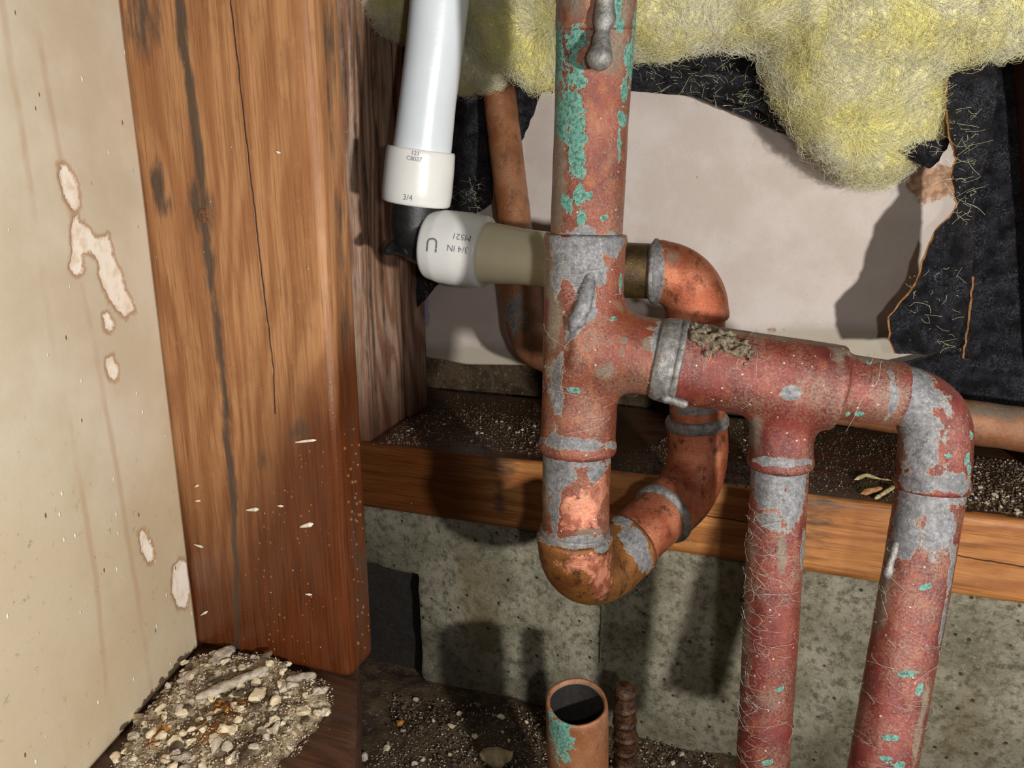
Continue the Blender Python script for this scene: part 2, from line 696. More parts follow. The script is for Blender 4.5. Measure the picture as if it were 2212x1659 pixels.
M['rust_crumb'] = plain('rusty_crumb', (196, 132, 48), (120, 74, 30), 3.0, 0.9, 0.6, 1.5)
M['dark_crumb'] = plain('dark_crumb', (70, 58, 44), (110, 94, 72), 3.0, 0.9, 0.6, 1.5)
M['white'] = plain('white_sliver', (236, 228, 212), (206, 192, 170), 2.0, 0.6, 0.3, 1.0)
M['black_plastic'] = plain('black_plastic', (22, 22, 22), (34, 34, 33), 6.0, 0.42, 0.25, 1.5)
M['ink'] = plain('grey_ink', (96, 98, 112), (128, 128, 140), 1.2, 0.7, 0.05, 1.0)
M['rebar'] = plain('rusted_wet_steel', (34, 22, 15), (86, 58, 38), 3.0, 0.25, 1.0, 2.2, 0.35)
M['kraft'] = plain('torn_kraft_paper', (196, 146, 96), (150, 104, 64), 3.0, 0.9, 0.5, 1.2)
M['web'] = plain('dusty_thread', (206, 200, 190), (170, 162, 150), 3.0, 0.8, 0.1, 1.0)
M['straw'] = plain('pale_splinter', (206, 196, 150), (150, 128, 84), 3.0, 0.7, 0.3, 1.0)
M['hollow_dark'] = plain('hollow_shade', (14, 11, 9), (34, 26, 20), 3.0, 0.8, 0.6, 1.5)  # near-black stands in for shade inside the stub and the notch
M['nail'] = plain('rusty_nail', (92, 62, 42), (140, 96, 64), 1.2, 0.7, 0.6, 0.8, 0.3)


def tar_material():
    b = NB('black_tar_paper')
    c = b.mix(b.step(b.noise(9, 5, 0.65), 0.4, 0.7), (22, 22, 26), (52, 52, 60))
    dust = b.math('MULTIPLY', b.step(b.noise(0.9, 5, 0.8), 0.48, 0.62), b.step(b.noise(12, 4, 0.6), 0.4, 0.6))
    c = b.mix(b.math('MULTIPLY', dust, 0.75), c, (112, 114, 128))
    h = b.math('MULTIPLY_ADD', b.noise(1.0, 5, 0.75), 0.6, b.noise(8, 4, 0.6))
    h = b.math('MULTIPLY_ADD', b.noise(3.0, 5, 0.7, None, 0.8), 1.2, h)
    return b.done(c, b.math('MULTIPLY_ADD', b.noise(4, 4, 0.6), 0.5, 0.1), 0, b.bump(h, 2.4, 1.0), 0.7)


def pex_material(name, c, trans):
    b = NB(name)
    cc = b.mix(b.step(b.noise(30, 2, 0.5), 0.35, 0.65), c, tuple(int(x * 0.97) for x in c))
    nm = b.bump(b.noise(3.0, 4, 0.6), 0.12, 0.6)
    return b.done(cc, 0.3, 0, nm, 0.45, Subsurface_Weight=trans, Subsurface_Radius=(6 * S, 7 * S, 8 * S), Subsurface_Scale=1.0)


def wool_material(name, c1, c2, c3):
    b = NB(name)
    n = b.noise(26, 4, 0.6)
    c = b.mix(b.step(n, 0.36, 0.6), c1, c2)
    c = b.mix(b.step(b.noise(11, 4, 0.6, b.stretch((1, 1, 1), (50, 3, 9))), 0.6, 0.78, 0, 0.5), c, c3)
    return b.done(c, 0.9, 0, b.bump(b.noise(3, 5, 0.75, None, 1.5), 1.5, 0.7), 0.2,
                  Sheen_Weight=0.25)


def panel_material():
    b = NB('stained_cream_board')
    big = b.noise(55, 4, 0.6)
    c = b.mix(b.step(big, 0.36, 0.66), (214, 204, 184), (200, 186, 162))
    c = b.mix(b.math('MULTIPLY', b.noise(1.1, 4, 0.7), 0.18), c, (170, 152, 122))
    damp = b.step(b.math('ADD', b.attr('damp'), b.math('MULTIPLY_ADD', b.noise(30, 4, 0.6), 0.8, -0.4)), 0.1, 0.9, 0, 0.4)
    c = b.mix(damp, c, (188, 166, 126))
    for nm in ('run', 'run_short'):
        run = b.math('ABSOLUTE', b.math('ADD', b.attr(nm), b.math('MULTIPLY_ADD', b.noise(20, 2, 0.5), 3.0, -1.5)))
        amt = b.math('MULTIPLY', b.step(run, 0.4, 2.6, 0.36, 0), b.step(b.noise(26, 3, 0.6, b.stretch((1, 1, 0.6), (4, 9, 1))), 0.34, 0.56))
        c = b.mix(amt, c, (172, 134, 100))
    mold = b.math('MULTIPLY', b.step(b.noise(4.5, 5, 0.7), 0.6, 0.76), b.step(b.attr('damp'), 0.0, 0.7))
    c = b.mix(b.math('MULTIPLY', mold, 0.6), c, (96, 84, 62))
    wob = b.math('MULTIPLY_ADD', b.noise(3.0, 5, 0.65), 5.0, -2.5)
    pl = b.math('ADD', b.attr('peel'), wob)
    halo = b.math('SUBTRACT', b.step(pl, -2.4, -0.5), b.step(pl, -0.2, 0.3))
    c = b.mix(b.math('MULTIPLY', halo, 0.55), c, (160, 110, 60))
    pm = b.step(pl, -0.25, 0.1)
    pc = b.mix(b.step(b.noise(6, 4, 0.6), 0.45, 0.7), (244, 236, 222), (224, 206, 182))
    edge = b.math('SUBTRACT', b.step(pl, -0.2, 0.1), b.step(pl, 0.3, 0.9))
    pc = b.mix(b.math('MULTIPLY', edge, 0.45), pc, (176, 130, 80))
    c = b.mix(pm, c, pc)
    v = b.stretch((1.6, 1.6, 0.75))
    vd, vc = b.vor(8.5, v), b.vorcol(8.5, v)
    sp = b.math('MULTIPLY', b.step(vd, 0.06, 0.12, 1, 0), b.step(vc, 0.42, 0.44))
    c = b.mix(sp, c, b.mix(b.step(vc, 0.86, 0.87), (244, 240, 230), (128, 104, 78)))
    h = b.math('MULTIPLY_ADD', sp, 0.8, b.math('MULTIPLY', b.noise(1.6, 4, 0.7), 0.2))
    h = b.math('SUBTRACT', h, b.math('MULTIPLY', pm, 1.0))
    return b.done(c, 0.62, 0, b.bump(h, 0.5, 0.7), 0.3)


def board_material():
    b = NB('grey_paper_board')
    c = b.mix(b.step(b.noise(40, 4, 0.6), 0.35, 0.65), (214, 204, 198), (202, 190, 182))
    c = b.mix(b.step(b.noise(1.3, 5, 0.75), 0.5, 0.8, 0, 0.35), c, (160, 146, 134))
    vd, vc = b.vor(17), b.vorcol(17)
    sp = b.math('MULTIPLY', b.step(vd, 0.02, 0.045, 1, 0), b.step(vc, 0.5, 0.52))
    c = b.mix(b.math('MULTIPLY', sp, 0.8), c, (110, 90, 72))
    t = b.math('ADD', b.attr('torn'), b.math('MULTIPLY_ADD', b.noise(7, 5, 0.7), 1.2, -0.6))
    c = b.mix(b.step(t, 0.0, 0.2, 0, 0.85), c, b.mix(b.step(b.noise(3.5, 5, 0.7), 0.42, 0.62), (196, 150, 112), (140, 98, 66)))
    y = b.math('ADD', b.attr('low'), b.math('MULTIPLY_ADD', b.noise(14, 4, 0.6), 0.6, -0.3))
    c = b.mix(b.step(y, 0.2, 0.6, 0, 0.5), c, (176, 168, 140))
    bl = b.math('ADD', b.attr('blue'), b.math('MULTIPLY_ADD', b.noise(5, 4, 0.7), 1.4, -0.7))
    c = b.mix(b.step(bl, 0.1, 0.5, 0, 0.5), c, (130, 128, 190))
    return b.done(c, 0.8, 0, b.bump(b.noise(1.3, 5, 0.75), 0.3, 0.5), 0.2)


def concrete_material():
    b = NB('rough_concrete')
    c = b.mix(b.step(b.noise(36, 5, 0.6), 0.36, 0.64), (160, 155, 136), (124, 119, 99))
    c = b.mix(b.step(b.noise(5, 6, 0.7), 0.44, 0.66, 0, 0.8), c, (74, 70, 54))
    c = b.mix(b.step(b.noise(1.8, 6, 0.8), 0.54, 0.68, 0, 0.7), c, (186, 180, 162))
    c = b.mix(b.step(b.noise(1.4, 6, 0.8, b.stretch((1, 1, 1), (7, 7, 7))), 0.56, 0.68, 0, 0.7), c, (58, 54, 42))
    c = b.mix(b.step(b.noise(60, 4, 0.6, b.stretch((1, 1, 0.4), (9, 40, 3))), 0.52, 0.7, 0, 0.5), c, (112, 92, 56))
    wet = b.attr('wet')
    c = b.mix(b.math('MULTIPLY', b.step(wet, 0.0, 1.0), 0.6), c, (54, 48, 36))
    vd, vc = b.vor(7), b.vorcol(7)
    pit = b.math('MULTIPLY', b.step(vd, 0.08, 0.2, 1, 0), b.step(vc, 0.62, 0.64))
    c = b.mix(b.math('MULTIPLY', pit, 0.85), c, (46, 42, 34))
    ck = b.math('ABSOLUTE', b.math('ADD', b.attr('crack'), b.math('MULTIPLY_ADD', b.noise(5, 3, 0.6), 3.0, -1.5)))
    ckm = b.step(ck, 0.2, 0.7, 1, 0)
    c = b.mix(b.math('MULTIPLY', ckm, 0.8), c, (40, 36, 30))
    h = b.math('MULTIPLY_ADD', b.noise(1.6, 6, 0.75), 0.7, b.noise(7, 5, 0.65))
    h = b.math('SUBTRACT', h, pit)
    h = b.math('SUBTRACT', h, ckm)
    return b.done(c, 0.62, 0, b.bump(h, 1.3, 0.9), 0.35)


def dirt_material(name, c1, c2, c3):
    b = NB(name)
    c = b.mix(b.step(b.noise(14, 5, 0.65), 0.38, 0.64), c1, c2)
    c = b.mix(b.step(b.noise(2.6, 6, 0.75), 0.55, 0.68), c, c3)
    h = b.math('MULTIPLY_ADD', b.noise(1.4, 6, 0.75), 0.8, b.noise(5, 5, 0.7))
    return b.done(c, b.math('MULTIPLY_ADD', b.noise(3, 4, 0.6), 0.5, 0.4), 0, b.bump(h, 1.6, 1.0), 0.35)


def rubble_material():
    b = NB('crumbled_plaster_bed')
    v, vc = b.vor(4.2), b.vorcol(4.2)
    c = b.mix(b.step(vc, 0.2, 0.9), (226, 212, 184), (180, 162, 130))
    c = b.mix(b.step(v, 0.34, 0.62, 0, 0.6), c, (110, 86, 60))
    c = b.mix(b.step(b.noise(15, 4, 0.6), 0.5, 0.62, 0, 0.75), c, (96, 72, 48))
    c = b.mix(b.step(b.noise(1.2, 6, 0.8), 0.52, 0.64, 0, 0.6), c, (84, 64, 44))
    c = b.mix(b.step(b.math('ADD', b.attr('rust'), b.math('MULTIPLY_ADD', b.noise(4, 4, 0.7), 0.8, -0.4)), 0.1, 0.5, 0, 0.8), c, (186, 120, 40))
    c = b.mix(b.step(b.attr('edge'), 0.0, 1.0, 1, 0), c, (66, 46, 34))
    h = b.math('MULTIPLY_ADD', b.noise(1.5, 5, 0.7), 0.5, b.step(v, 0.0, 0.6, 1, 0))
    return b.done(c, 0.9, 0, b.bump(h, 2.0, 1.0), 0.2)


def water_material():
    b = NB('water_drop')
    return b.done((150, 100, 66), b.math('MULTIPLY', b.noise(9), 0.1), 0, None, 0.8, Transmission_Weight=0.25, IOR=1.33)


M['tar'] = tar_material()
M['pex'] = pex_material('milky_pex', (228, 236, 242), 0.35)
M['pex_shade'] = pex_material('shaded_pex', (222, 214, 182), 0.35)  # same plastic, tinted dim cream for the shade on the horizontal tube
M['pex_ring'] = pex_material('white_pex_ring', (236, 236, 232), 0.3)
M['wool'] = wool_material('yellow_glass_wool', (255, 242, 138), (255, 247, 186), (216, 178, 96))
M['fiber'] = wool_material('glass_wool_fibres', (255, 248, 180), (254, 250, 220), (240, 224, 150))
M['panel'] = panel_material()
M['board'] = board_material()
M['concrete'] = concrete_material()
M['dirt'] = dirt_material('dark_wet_dirt', (58, 44, 32), (96, 78, 56), (150, 136, 112))
M['rubble'] = rubble_material()
M['water'] = water_material()


# ---------------------------------------------------------------- the setting
ZF = -235.0        # top of the front bottom plate
ZR = -171.0        # top of the rear sill plate
YS = 280.0         # front face of the front stud
YP = 428.0         # front face of the rear sill plate
YB = 520.0         # face of the board at the back


def attrs0(V, **kw):
    z = np.zeros(len(V))
    d = dict(wet=z, stain=z - 1, crack=z + 99)
    d.update(kw)
    return d


# left wall: stained cream board running towards the viewer
def build_wall_left():
    o0 = np.array([-265.6, 279.2, 0])
    d = np.array([0.2, -0.98, 0])
    nn = np.array([0.98, 0.2, 0])

    def uv(x, y):
        r = ray(x, y)
        t = (o0 @ nn) / (r @ nn)
        p = r * t - o0
        return np.array([p @ d, p[2]])
    step = 1.6
    us = np.arange(0, 236, step)
    vsx = np.arange(ZF + 1.0, 150, step)
    Ug, Vg = np.meshgrid(us, vsx, indexing='ij')
    uvp = np.stack([Ug.ravel(), Vg.ravel()], 1)
    P = o0 + uvp[:, :1] * d + np.array([0, 0, 1.0]) * uvp[:, 1:]
    peel = np.full(len(P), -9.0)
    polys = [
        [(128, 358), (140, 352), (155, 375), (168, 400), (172, 440), (165, 462), (155, 450), (140, 430), (130, 395)],
        [(160, 462), (175, 480), (190, 490), (205, 510), (220, 515), (233, 505), (240, 530), (247, 560), (262, 590), (270, 625), (280, 640), (292, 670), (270, 685), (250, 665), (225, 625), (215, 590), (213, 562), (195, 545), (178, 548), (181, 585), (165, 596), (152, 582), (156, 540), (154, 500)],
        [(222, 680), (235, 675), (247, 700), (240, 718), (228, 712)],
        [(230, 775), (245, 768), (258, 800), (252, 824), (240, 820), (231, 800)],
        [(300, 1150), (312, 1145), (322, 1165), (333, 1185), (332, 1212), (322, 1217), (308, 1190)],
        [(374, 1225), (390, 1208), (408, 1215), (411, 1260), (405, 1312), (385, 1313), (372, 1280)],
    ]
    for q in polys:
        peel = np.maximum(peel, poly_sd(uvp, [uv(*p) for p in q]))
    runs = []
    for line in ([(8, 30), (45, 290), (110, 700), (150, 900), (210, 1250), (240, 1600)], [(85, 80), (130, 350), (205, 750), (240, 950), (300, 1300)]):
        L = np.array(sorted([tuple(uv(*p)[::-1]) for p in line]))
        sd = uvp[:, 0] - np.interp(uvp[:, 1], L[:, 0], L[:, 1])
        runs.append(np.clip(sd, -30, 30))
    damp = np.clip((-70 - uvp[:, 1]) / 100, -0.6, 1) + np.clip((uvp[:, 0] - 60) / 200, 0, 0.5)
    P = P + nn * (fbm(P, 60, 2) * 0.25 - 0.5 * np.clip(peel + 0.3, 0, 0.6))[:, None]
    nu, nv = len(us), len(vsx)
    B = P - nn * 12
    F = np.vstack([grid_faces(nu, nv)[:, ::-1], grid_faces(nu, nv) + nu * nv])
    rim = []
    loop = [i * nv for i in range(nu)] + [(nu - 1) * nv + j for j in range(1, nv)] + [i * nv + nv - 1 for i in range(nu - 2, -1, -1)] + [j for j in range(nv - 2, 0, -1)]
    for a, b in zip(loop, loop[1:] + loop[:1]):
        rim.append((a, b, b + nu * nv, a + nu * nv))
    F = np.vstack([F, np.array(rim)])
    two = lambda a: np.concatenate([a, a])
    o = mk('wall_left', np.vstack([P, B]), F, M['panel'], None, dict(peel=two(np.clip(peel, -9, 3)), run=two(runs[0]), run_short=two(np.where(uvp[:, 1] > 60, 30, runs[1])), damp=two(damp)))
    props(o, 'cream painted board with peeled white patches and brown water runs', None, None, 'structure')


build_wall_left()


def build_wall_back():
    step = 3.0
    xs = np.arange(-330, 345, step)
    zs = np.linspace(0, 1, 110)
    X, T = np.meshgrid(xs, zs, indexing='ij')
    zb = np.interp(X, [-330, -250, -214, -150, 20, 330], [-134, -133, -137, -133, -122, -122])
    Z = zb + (170 - zb) * T ** 1.15
    crease = np.interp(X, [-330, -250, -150, 12, 330], [-122, -121, -112, -90, -70])
    low = (crease - Z) / 12
    Y = YB + np.clip(crease - Z, 0, 60) * 0.42 + 0.6 * fbm(np.stack([X.ravel(), X.ravel() * 0, Z.ravel()], 1), 50, 2).reshape(X.shape)
    P = np.stack([X.ravel(), Y.ravel(), Z.ravel()], 1)
    D = 500
    torn = paint(P, [spot(1985, 415, 470, 62, 42, -10, 60), spot(2050, 420, 470, 40, 50, 0, 60), spot(1730, 700, 450, 60, 12, 0, 60)])
    blue = paint(P, [spot(925, 660, 590, 10, 24, 0, 60), spot(925, 690, 590, 10, 30, 0, 60)])
    nu, nv = X.shape
    B = P + np.array([0, 12.0, 0])
    F = np.vstack([grid_faces(nu, nv), grid_faces(nu, nv)[:, ::-1] + nu * nv])
    loop = [i * nv for i in range(nu)] + [(nu - 1) * nv + j for j in range(1, nv)] + [i * nv + nv - 1 for i in range(nu - 2, -1, -1)] + [j for j in range(nv - 2, 0, -1)]
    rim = [(b, a, a + nu * nv, b + nu * nv) for a, b in zip(loop, loop[1:] + loop[:1])]
    two = lambda a: np.concatenate([a, a])
    o = mk('wall_back', np.vstack([P, B]), np.vstack([F, np.array(rim)]), M['board'], None, dict(torn=two(torn), blue=two(blue), low=two(np.clip(low.ravel(), -1, 1.5))))
    props(o, 'pale grey paper-faced board at the back of the cavity', None, None, 'structure')


build_wall_back()


def build_concrete():
    def f(P):
        d = sd_box(P, (-330, YP + 2, -372), (330, 512, -217.5), 3)
        notch = sd_box(P, (-400, 300, -500), (-213, 505, -263), 2)
        d = np.maximum(d, -notch)
        return d + 0.9 * fbm(P, 13, 3) + 0.8 * fbm(P, 60, 1)
    V, F = nets(f, (-336, YP - 4, -376), (336, 518, -212), 3.2, 1)
    xc = onY(1292, 1420, YP)[0]
    ck = np.where((V[:, 2] < -262) & (V[:, 2] > -305), V[:, 0] - xc, 99)
    wet = np.clip((-150 - V[:, 0]) / 90, 0, 1) * 0.9 + np.clip((-300 - V[:, 2]) / 60, 0, 0.5)  # mask makes the concrete darker towards the left end and the foot
    o = mk('wall_lower', V, F, M['concrete'], None, dict(crack=ck, wet=wet))
    props(o, 'rough grey concrete stem wall under the sill plate', None, None, 'structure')


build_concrete()
V, F = nets(lambda P: sd_box(P, (-320, 445, -370), (-213.5, 503, -262), 2) + 0.6 * fbm(P, 12, 2), (-326, 440, -374), (-208, 508, -256), 3.0, 1)  # black block added in the notch so that it reads as deep shade
props(mk('notch_dark_block', V, F, M['hollow_dark']), 'black block added to keep the lower left notch of the concrete dark', None, None, 'structure')


def build_floor():
    st = 4.0
    xs = np.arange(-330, 334, st)
    ys = np.arange(40, 530, st)
    X, Y = np.meshgrid(xs, ys, indexing='ij')
    P = np.stack([X.ravel(), Y.ravel(), np.full(X.size, 0.0)], 1)
    heap = 7 * np.exp(-((P[:, 0] + 150) / 70) ** 2) * np.exp(-((P[:, 1] - 420) / 60) ** 2)
    P[:, 2] = ZG + 1.5 + heap + 3.2 * fbm(P, 26, 4) - 0.02 * (P[:, 0] + 150)
    o = mk('floor', P, grid_faces(len(xs), len(ys)), M['dirt'])
    props(o, 'dark damp dirt floor with crumbs', None, None, 'structure')


build_floor()

V, F = nets(lambda P: sd_box(P, (-360, 590, -372), (360, 604, 175), 1) + 0.5 * fbm(P, 40, 1), (-366, 584, -378), (366, 610, 181), 6.0, 1)  # dark board added to give darkness behind the back board
props(mk('dark_backing', V, F, M['dirt']), 'added dark backing that closes the gap behind the board', None, None, 'structure')

# ---------------------------------------------------------------- framing lumber
def board(name, lo, hi, mat, label, cat, h=2.0, r=2.0, rough=0.25, extra=None, attrs=None, axis=2, sz=30):
    def f(P):
        d = sd_box(P, lo, hi, r)
        if extra is not None:
            d = np.maximum(d, extra(P))
        Q = P.copy()
        Q[:, axis] *= 0.15
        return d + rough * fbm(Q, sz * 0.3, 2)
    V, F = nets(f, np.array(lo) - 3, np.array(hi) + 3, h, 2)
    a = attrs(V) if attrs else attrs0(V)
    return props(mk(name, V, F, mat, None, a), label, cat)


def stud_attrs(V):
    px_line = [(385, -60, 17), (387, 0, 17), (397, 100, 16), (415, 230, 15), (432, 350, 16), (441, 440, 26), (446, 520, 20), (462, 640, 15), (482, 800, 13), (492, 950, 13), (506, 1100, 10), (512, 1400, 9)]
    L = []
    for x, y, w in px_line:
        p = onY(x, y, YS)
        L.append((p[2], p[0], w * depth(p) / FPX))
    L = np.array(sorted(L))
    xc = np.interp(V[:, 2], L[:, 0], L[:, 1])
    w = np.interp(V[:, 2], L[:, 0], L[:, 2])
    stain = (1 - np.abs(V[:, 0] - xc) / w) * 0.75
    front = V[:, 1] < YS + 8
    sp = [spot(300, 40, 315, 45, 90), spot(325, 400, 330, 24, 60), spot(340, 440, 330, 30, 40), spot(655, 930, 350, 30, 28), spot(440, 435, 335, 32, 70), spot(575, 100, 320, 22, 14), spot(560, 1000, 350, 14, 30)]
    stain = np.maximum(stain, paint(V, sp) * 0.8)
    stain = np.where(front, stain, np.where(V[:, 1] < YS + 17, 0.12, -0.1))
    C = []
    for x, y in [(494, -60), (497, 0), (515, 150), (532, 300), (552, 470), (570, 640), (590, 800), (594, 900)]:
        p = onY(x, y, YS)
        C.append((p[2], p[0]))
    C = np.array(sorted(C))
    ck = V[:, 0] - np.interp(V[:, 2], C[:, 0], C[:, 1])
    ck = np.where((V[:, 2] < C[0, 0]) | ~front, 99, ck)
    low = np.clip((-30 - V[:, 2]) / 90, 0, 1)
    wet = (-85 - V[:, 2]) / 115 + np.clip((V[:, 0] + 215) / 60, -0.3, 0.5) * low + 0.15
    wet = wet + 0.4 * np.clip((V[:, 1] - YS - 2) / 6, 0, 1)
    return dict(stain=stain, crack=np.clip(ck, -40, 99), wet=np.clip(wet, 0, 1.2))


board('wall_stud', (-284, YS, ZF), (-176, YS + 24, 170), M['stud'], 'wide orange-brown board with dark streak and long crack beside cream wall', 'stud', 1.6, 5.0, 0.3, None, stud_attrs)


def rear_attrs(V):
    y = V[:, 1]
    st = np.maximum.reduce([0.4 - 0.8 * np.abs(y - c) / w for c, w in ((432, 3), (441, 5), (458, 4), (484, 2.5), (497, 4))])
    wet = np.clip((-90 - V[:, 2]) / 90, 0, 1)
    return attrs0(V, stain=st, wet=wet)


board('wall_stud', (-300, YP + 2, ZR), (-245, 486, 170), M['stud_rear'], 'dark streaked rear stud standing on the sill plate behind the wide board', 'stud', 2.2, 2.0, 0.9, None, rear_attrs)
board('wall_stud', (-300, 487.5, ZR), (-243, 519, 170), M['stud_rear'], 'narrow reddish stud edge between the streaked stud and the back board', 'stud', 2.2, 1.5, 0.4, None, rear_attrs)
xr = onY(2200, 400, 517)[0]
V, F = nets(lambda P: sd_box(P - np.outer(0.21 * (onY(2200, 400, 517)[2] - P[:, 2]), [1, 0, 0]), (xr, 484, ZR), (xr + 60, 518, 170), 1.5), (xr - 45, 480, ZR - 4), (xr + 130, 522, 174), 2.6, 1)
props(mk('wall_stud', V, F, M['stud'], None, attrs0(V, wet=np.full(len(V), 0.9))), 'shade-darkened brown stud leaning at the right edge beside black paper', 'stud')  # wet mask only darkens this stud, standing in for the shadow on it


def sill_attrs(V):
    front = V[:, 1] < YP + 6
    sp = [spot(1775, 1130, 420, 40, 60), spot(1760, 1090, 420, 90, 24), spot(1400, 1050, 450, 60, 12), spot(1085, 1000, 490, 50, 40), spot(1080, 1075, 490, 14, 40), spot(1760, 1180, 420, 30, 26)]
    st = paint(V, sp) * 0.55
    st = np.where(front, st, 0.25)
    zc = np.interp(V[:, 0], [-60, 60, 140, 200], [-190, -192, -196, -200])
    ck = np.where(front & ((np.abs(V[:, 0] - 0) < 26) | (V[:, 0] > 105)), V[:, 2] - zc, 99)
    wet = np.clip((-130 - V[:, 0]) / 60, 0.12, 1.0)  # left end darkened in the colour, where the shadow falls
    wet = np.where(front, wet, 1.0)
    return dict(stain=st, crack=ck, wet=wet)


board('sill_plate', (-330, YP, -217), (330, 570, ZR), M['plate'], 'long horizontal orange sill plate lying on the concrete', 'sill plate', 2.6, 2.0, 0.35, None, sill_attrs, 0)


def plate_edge(P):
    return (P[:, 0] + 172 - (278 - P[:, 1]) * 0.55) / 1.14


def plate_attrs(V):
    return attrs0(V, wet=np.clip(0.45 + 0.4 * fbm(V, 30, 2), 0, 1), stain=-0.3 + 0.5 * fbm(V, 40, 2))


board('bottom_plate', (-300, 90, -281), (-100, YS + 40, ZF), M['plate_front'], 'dark wet bottom plate under the crumbled plaster', 'bottom plate', 2.6, 2.0, 0.3, plate_edge, plate_attrs, 0)
V, F = nets(lambda P: np.maximum(sd_box(P, (-300, 90, -380), (-100, YS + 44, -281), 2), plate_edge(P) + 14) + 0.8 * fbm(P, 14, 2), (-304, 86, -384), (-96, YS + 50, -276), 4.0, 1)
props(mk('wall_footing', V, F, M['concrete'], None, dict(crack=np.full(len(V), 99.0), wet=np.ones(len(V)))), 'damp concrete footing under the bottom plate', None, None, 'structure')

# rusty nail driven into the wide board
pn = onY(440, 465, YS)
V, F = sweep([pn + [0, 6, 0], pn + [0, -0.7, 0]], prof([(0, 1.6), (4.6, 1.6), (4.8, 3.5), (-0.5, 3.4), (-0.1, 2.6)]), 20, 0.35)
props(mk('nail', V, F, M['nail']), 'round rusty nail head in the dark streak of the wide board', 'nail')

# ---------------------------------------------------------------- torn black paper
def sheet(name, outline, Y, label, cat='tar paper', amp=2.5, size=26, step=3.2, th=0.9, tilt=None, mat='tar', back=True, jag=0.7, seed=0.0):
    pts = [onY(x, y, Y) for x, y in outline]
    poly = np.array([(p[0], p[2]) for p in pts])
    # ragged resampled edge
    ed = []
    n = len(poly)
    for i in range(n):
        a, b = poly[i], poly[(i + 1) % n]
        L = np.linalg.norm(b - a)
        k = max(1, int(L / (step * 0.6)))
        for q in range(k):
            ed.append(a + (b - a) * q / k)
    ed = np.array(ed)

    def make(edge, y_off, thick, mat, parent, nm):
        q3 = np.stack([edge[:, 0], np.full(len(edge), seed), edge[:, 1]], 1)
        edge = edge + jag * np.stack([fbm(q3, 4.0, 2), fbm(q3 + 91, 4.0, 2)], 1)
        lo, hi = edge.min(0), edge.max(0)
        gx, gz = np.meshgrid(np.arange(lo[0], hi[0], step), np.arange(lo[1], hi[1], step), indexing='ij')
        g = np.stack([gx.ravel(), gz.ravel()], 1) + rng.uniform(-0.3, 0.3, (gx.size, 2)) * step
        g = g[poly_sd(g, edge) > step * 0.5]
        allp = np.vstack([edge, g])
        ne = len(edge)
        r = delaunay_2d_cdt([Vector(p) for p in allp], [], [list(range(ne))], 1, 1e-5)
        v2 = np.array([tuple(v) for v in r[0]])
        tr = np.array([f for f in r[2]])
        q = np.stack([v2[:, 0], np.full(len(v2), seed), v2[:, 1]], 1)
        y = Y + y_off + amp * fbm(q, size, 3) + 0.5 * amp * np.abs(fbm(q + 50, size * 0.4, 2))
        if tilt is not None:
            y = y + tilt(v2[:, 0], v2[:, 1])
        Vf = np.stack([v2[:, 0], y, v2[:, 1]], 1)
        # orient towards the viewer
        e1 = Vf[tr[:, 1]] - Vf[tr[:, 0]]
        e2 = Vf[tr[:, 2]] - Vf[tr[:, 0]]
        nrm = np.cross(e1, e2)
        fl = nrm[:, 1] > 0
        tr[fl] = tr[fl][:, ::-1]
        nv = len(Vf)
        cnt = {}
        for t in tr:
            for a, b in ((t[0], t[1]), (t[1], t[2]), (t[2], t[0])):
                cnt[(int(a), int(b))] = 1
        rim = [(a, b) for (a, b) in cnt if (b, a) not in cnt]
        V2 = np.vstack([Vf, Vf + np.array([0, thick, 0])])
        F = tr.tolist() + (tr[:, ::-1] + nv).tolist() + [(b, a, a + nv, b + nv) for a, b in rim]
        return mk(nm, V2, F, M[mat], parent)
    base = np.array([poly[:, 0].mean(), Y, poly[:, 1].min()])
    rt = root(name, base, label, cat)
    make(ed, 0, th, mat, rt, 'coated_face')
    if back:
        c = ed.mean(0)
        out = ed.copy()
        d = poly_sd(ed * 0.999 + c * 0.001, ed)
        dirv = ed - c
        dirv /= np.linalg.norm(dirv, axis=1)[:, None]
        make(out + np.array([-1.1, 0.0]) + dirv * 0.05, th + 0.25, 0.5, 'kraft', rt, 'kraft_backing')
    return rt


sheet('tar_paper', [(835, 90), (1205, 110), (1168, 205), (1132, 298), (1112, 330), (1066, 380), (1060, 440), (1012, 468), (985, 520), (966, 590), (914, 652), (835, 720)], 503,
      'black crumpled paper hanging behind the milky tube beside the streaked stud', amp=3.0, size=22, seed=3)
sheet('tar_paper', [(1180, 20), (2090, 20), (2080, 200), (2052, 292), (1990, 352), (1940, 332), (1890, 374), (1806, 339), (1700, 292), (1600, 248), (1502, 208), (1372, 197), (1240, 190), (1190, 200)], 503,
      'black crumpled paper above the pale board, under the yellow wool', amp=3.0, size=24, seed=11, jag=0.4, back=False)
sheet('tar_paper', [(1340, 128), (1500, 150), (1650, 165), (1715, 200), (1702, 262), (1600, 225), (1510, 204), (1380, 192), (1340, 185)], 490,
      'folded strip of dusty black paper below the wool right of the tall riser', amp=3.5, size=16, seed=21, back=False)
xf = onY(2050, 450, 452)[0]
sheet('tar_paper', [(2052, 170), (2050, 230), (2052, 290), (2068, 345), (2060, 375), (2064, 415), (2072, 440), (2050, 470), (2028, 492), (2000, 550), (1988, 600), (1965, 640), (1922, 684), (1926, 735), (1942, 766), (2075, 768), (2100, 640), (2112, 500), (2118, 400), (2150, 300), (2160, 150), (2110, 100)], 452,
      'ragged black paper flap hanging in front of the board at right', amp=4.6, size=20, seed=31, tilt=lambda x, z: np.clip(x - xf, 0, 50) * 0.55)
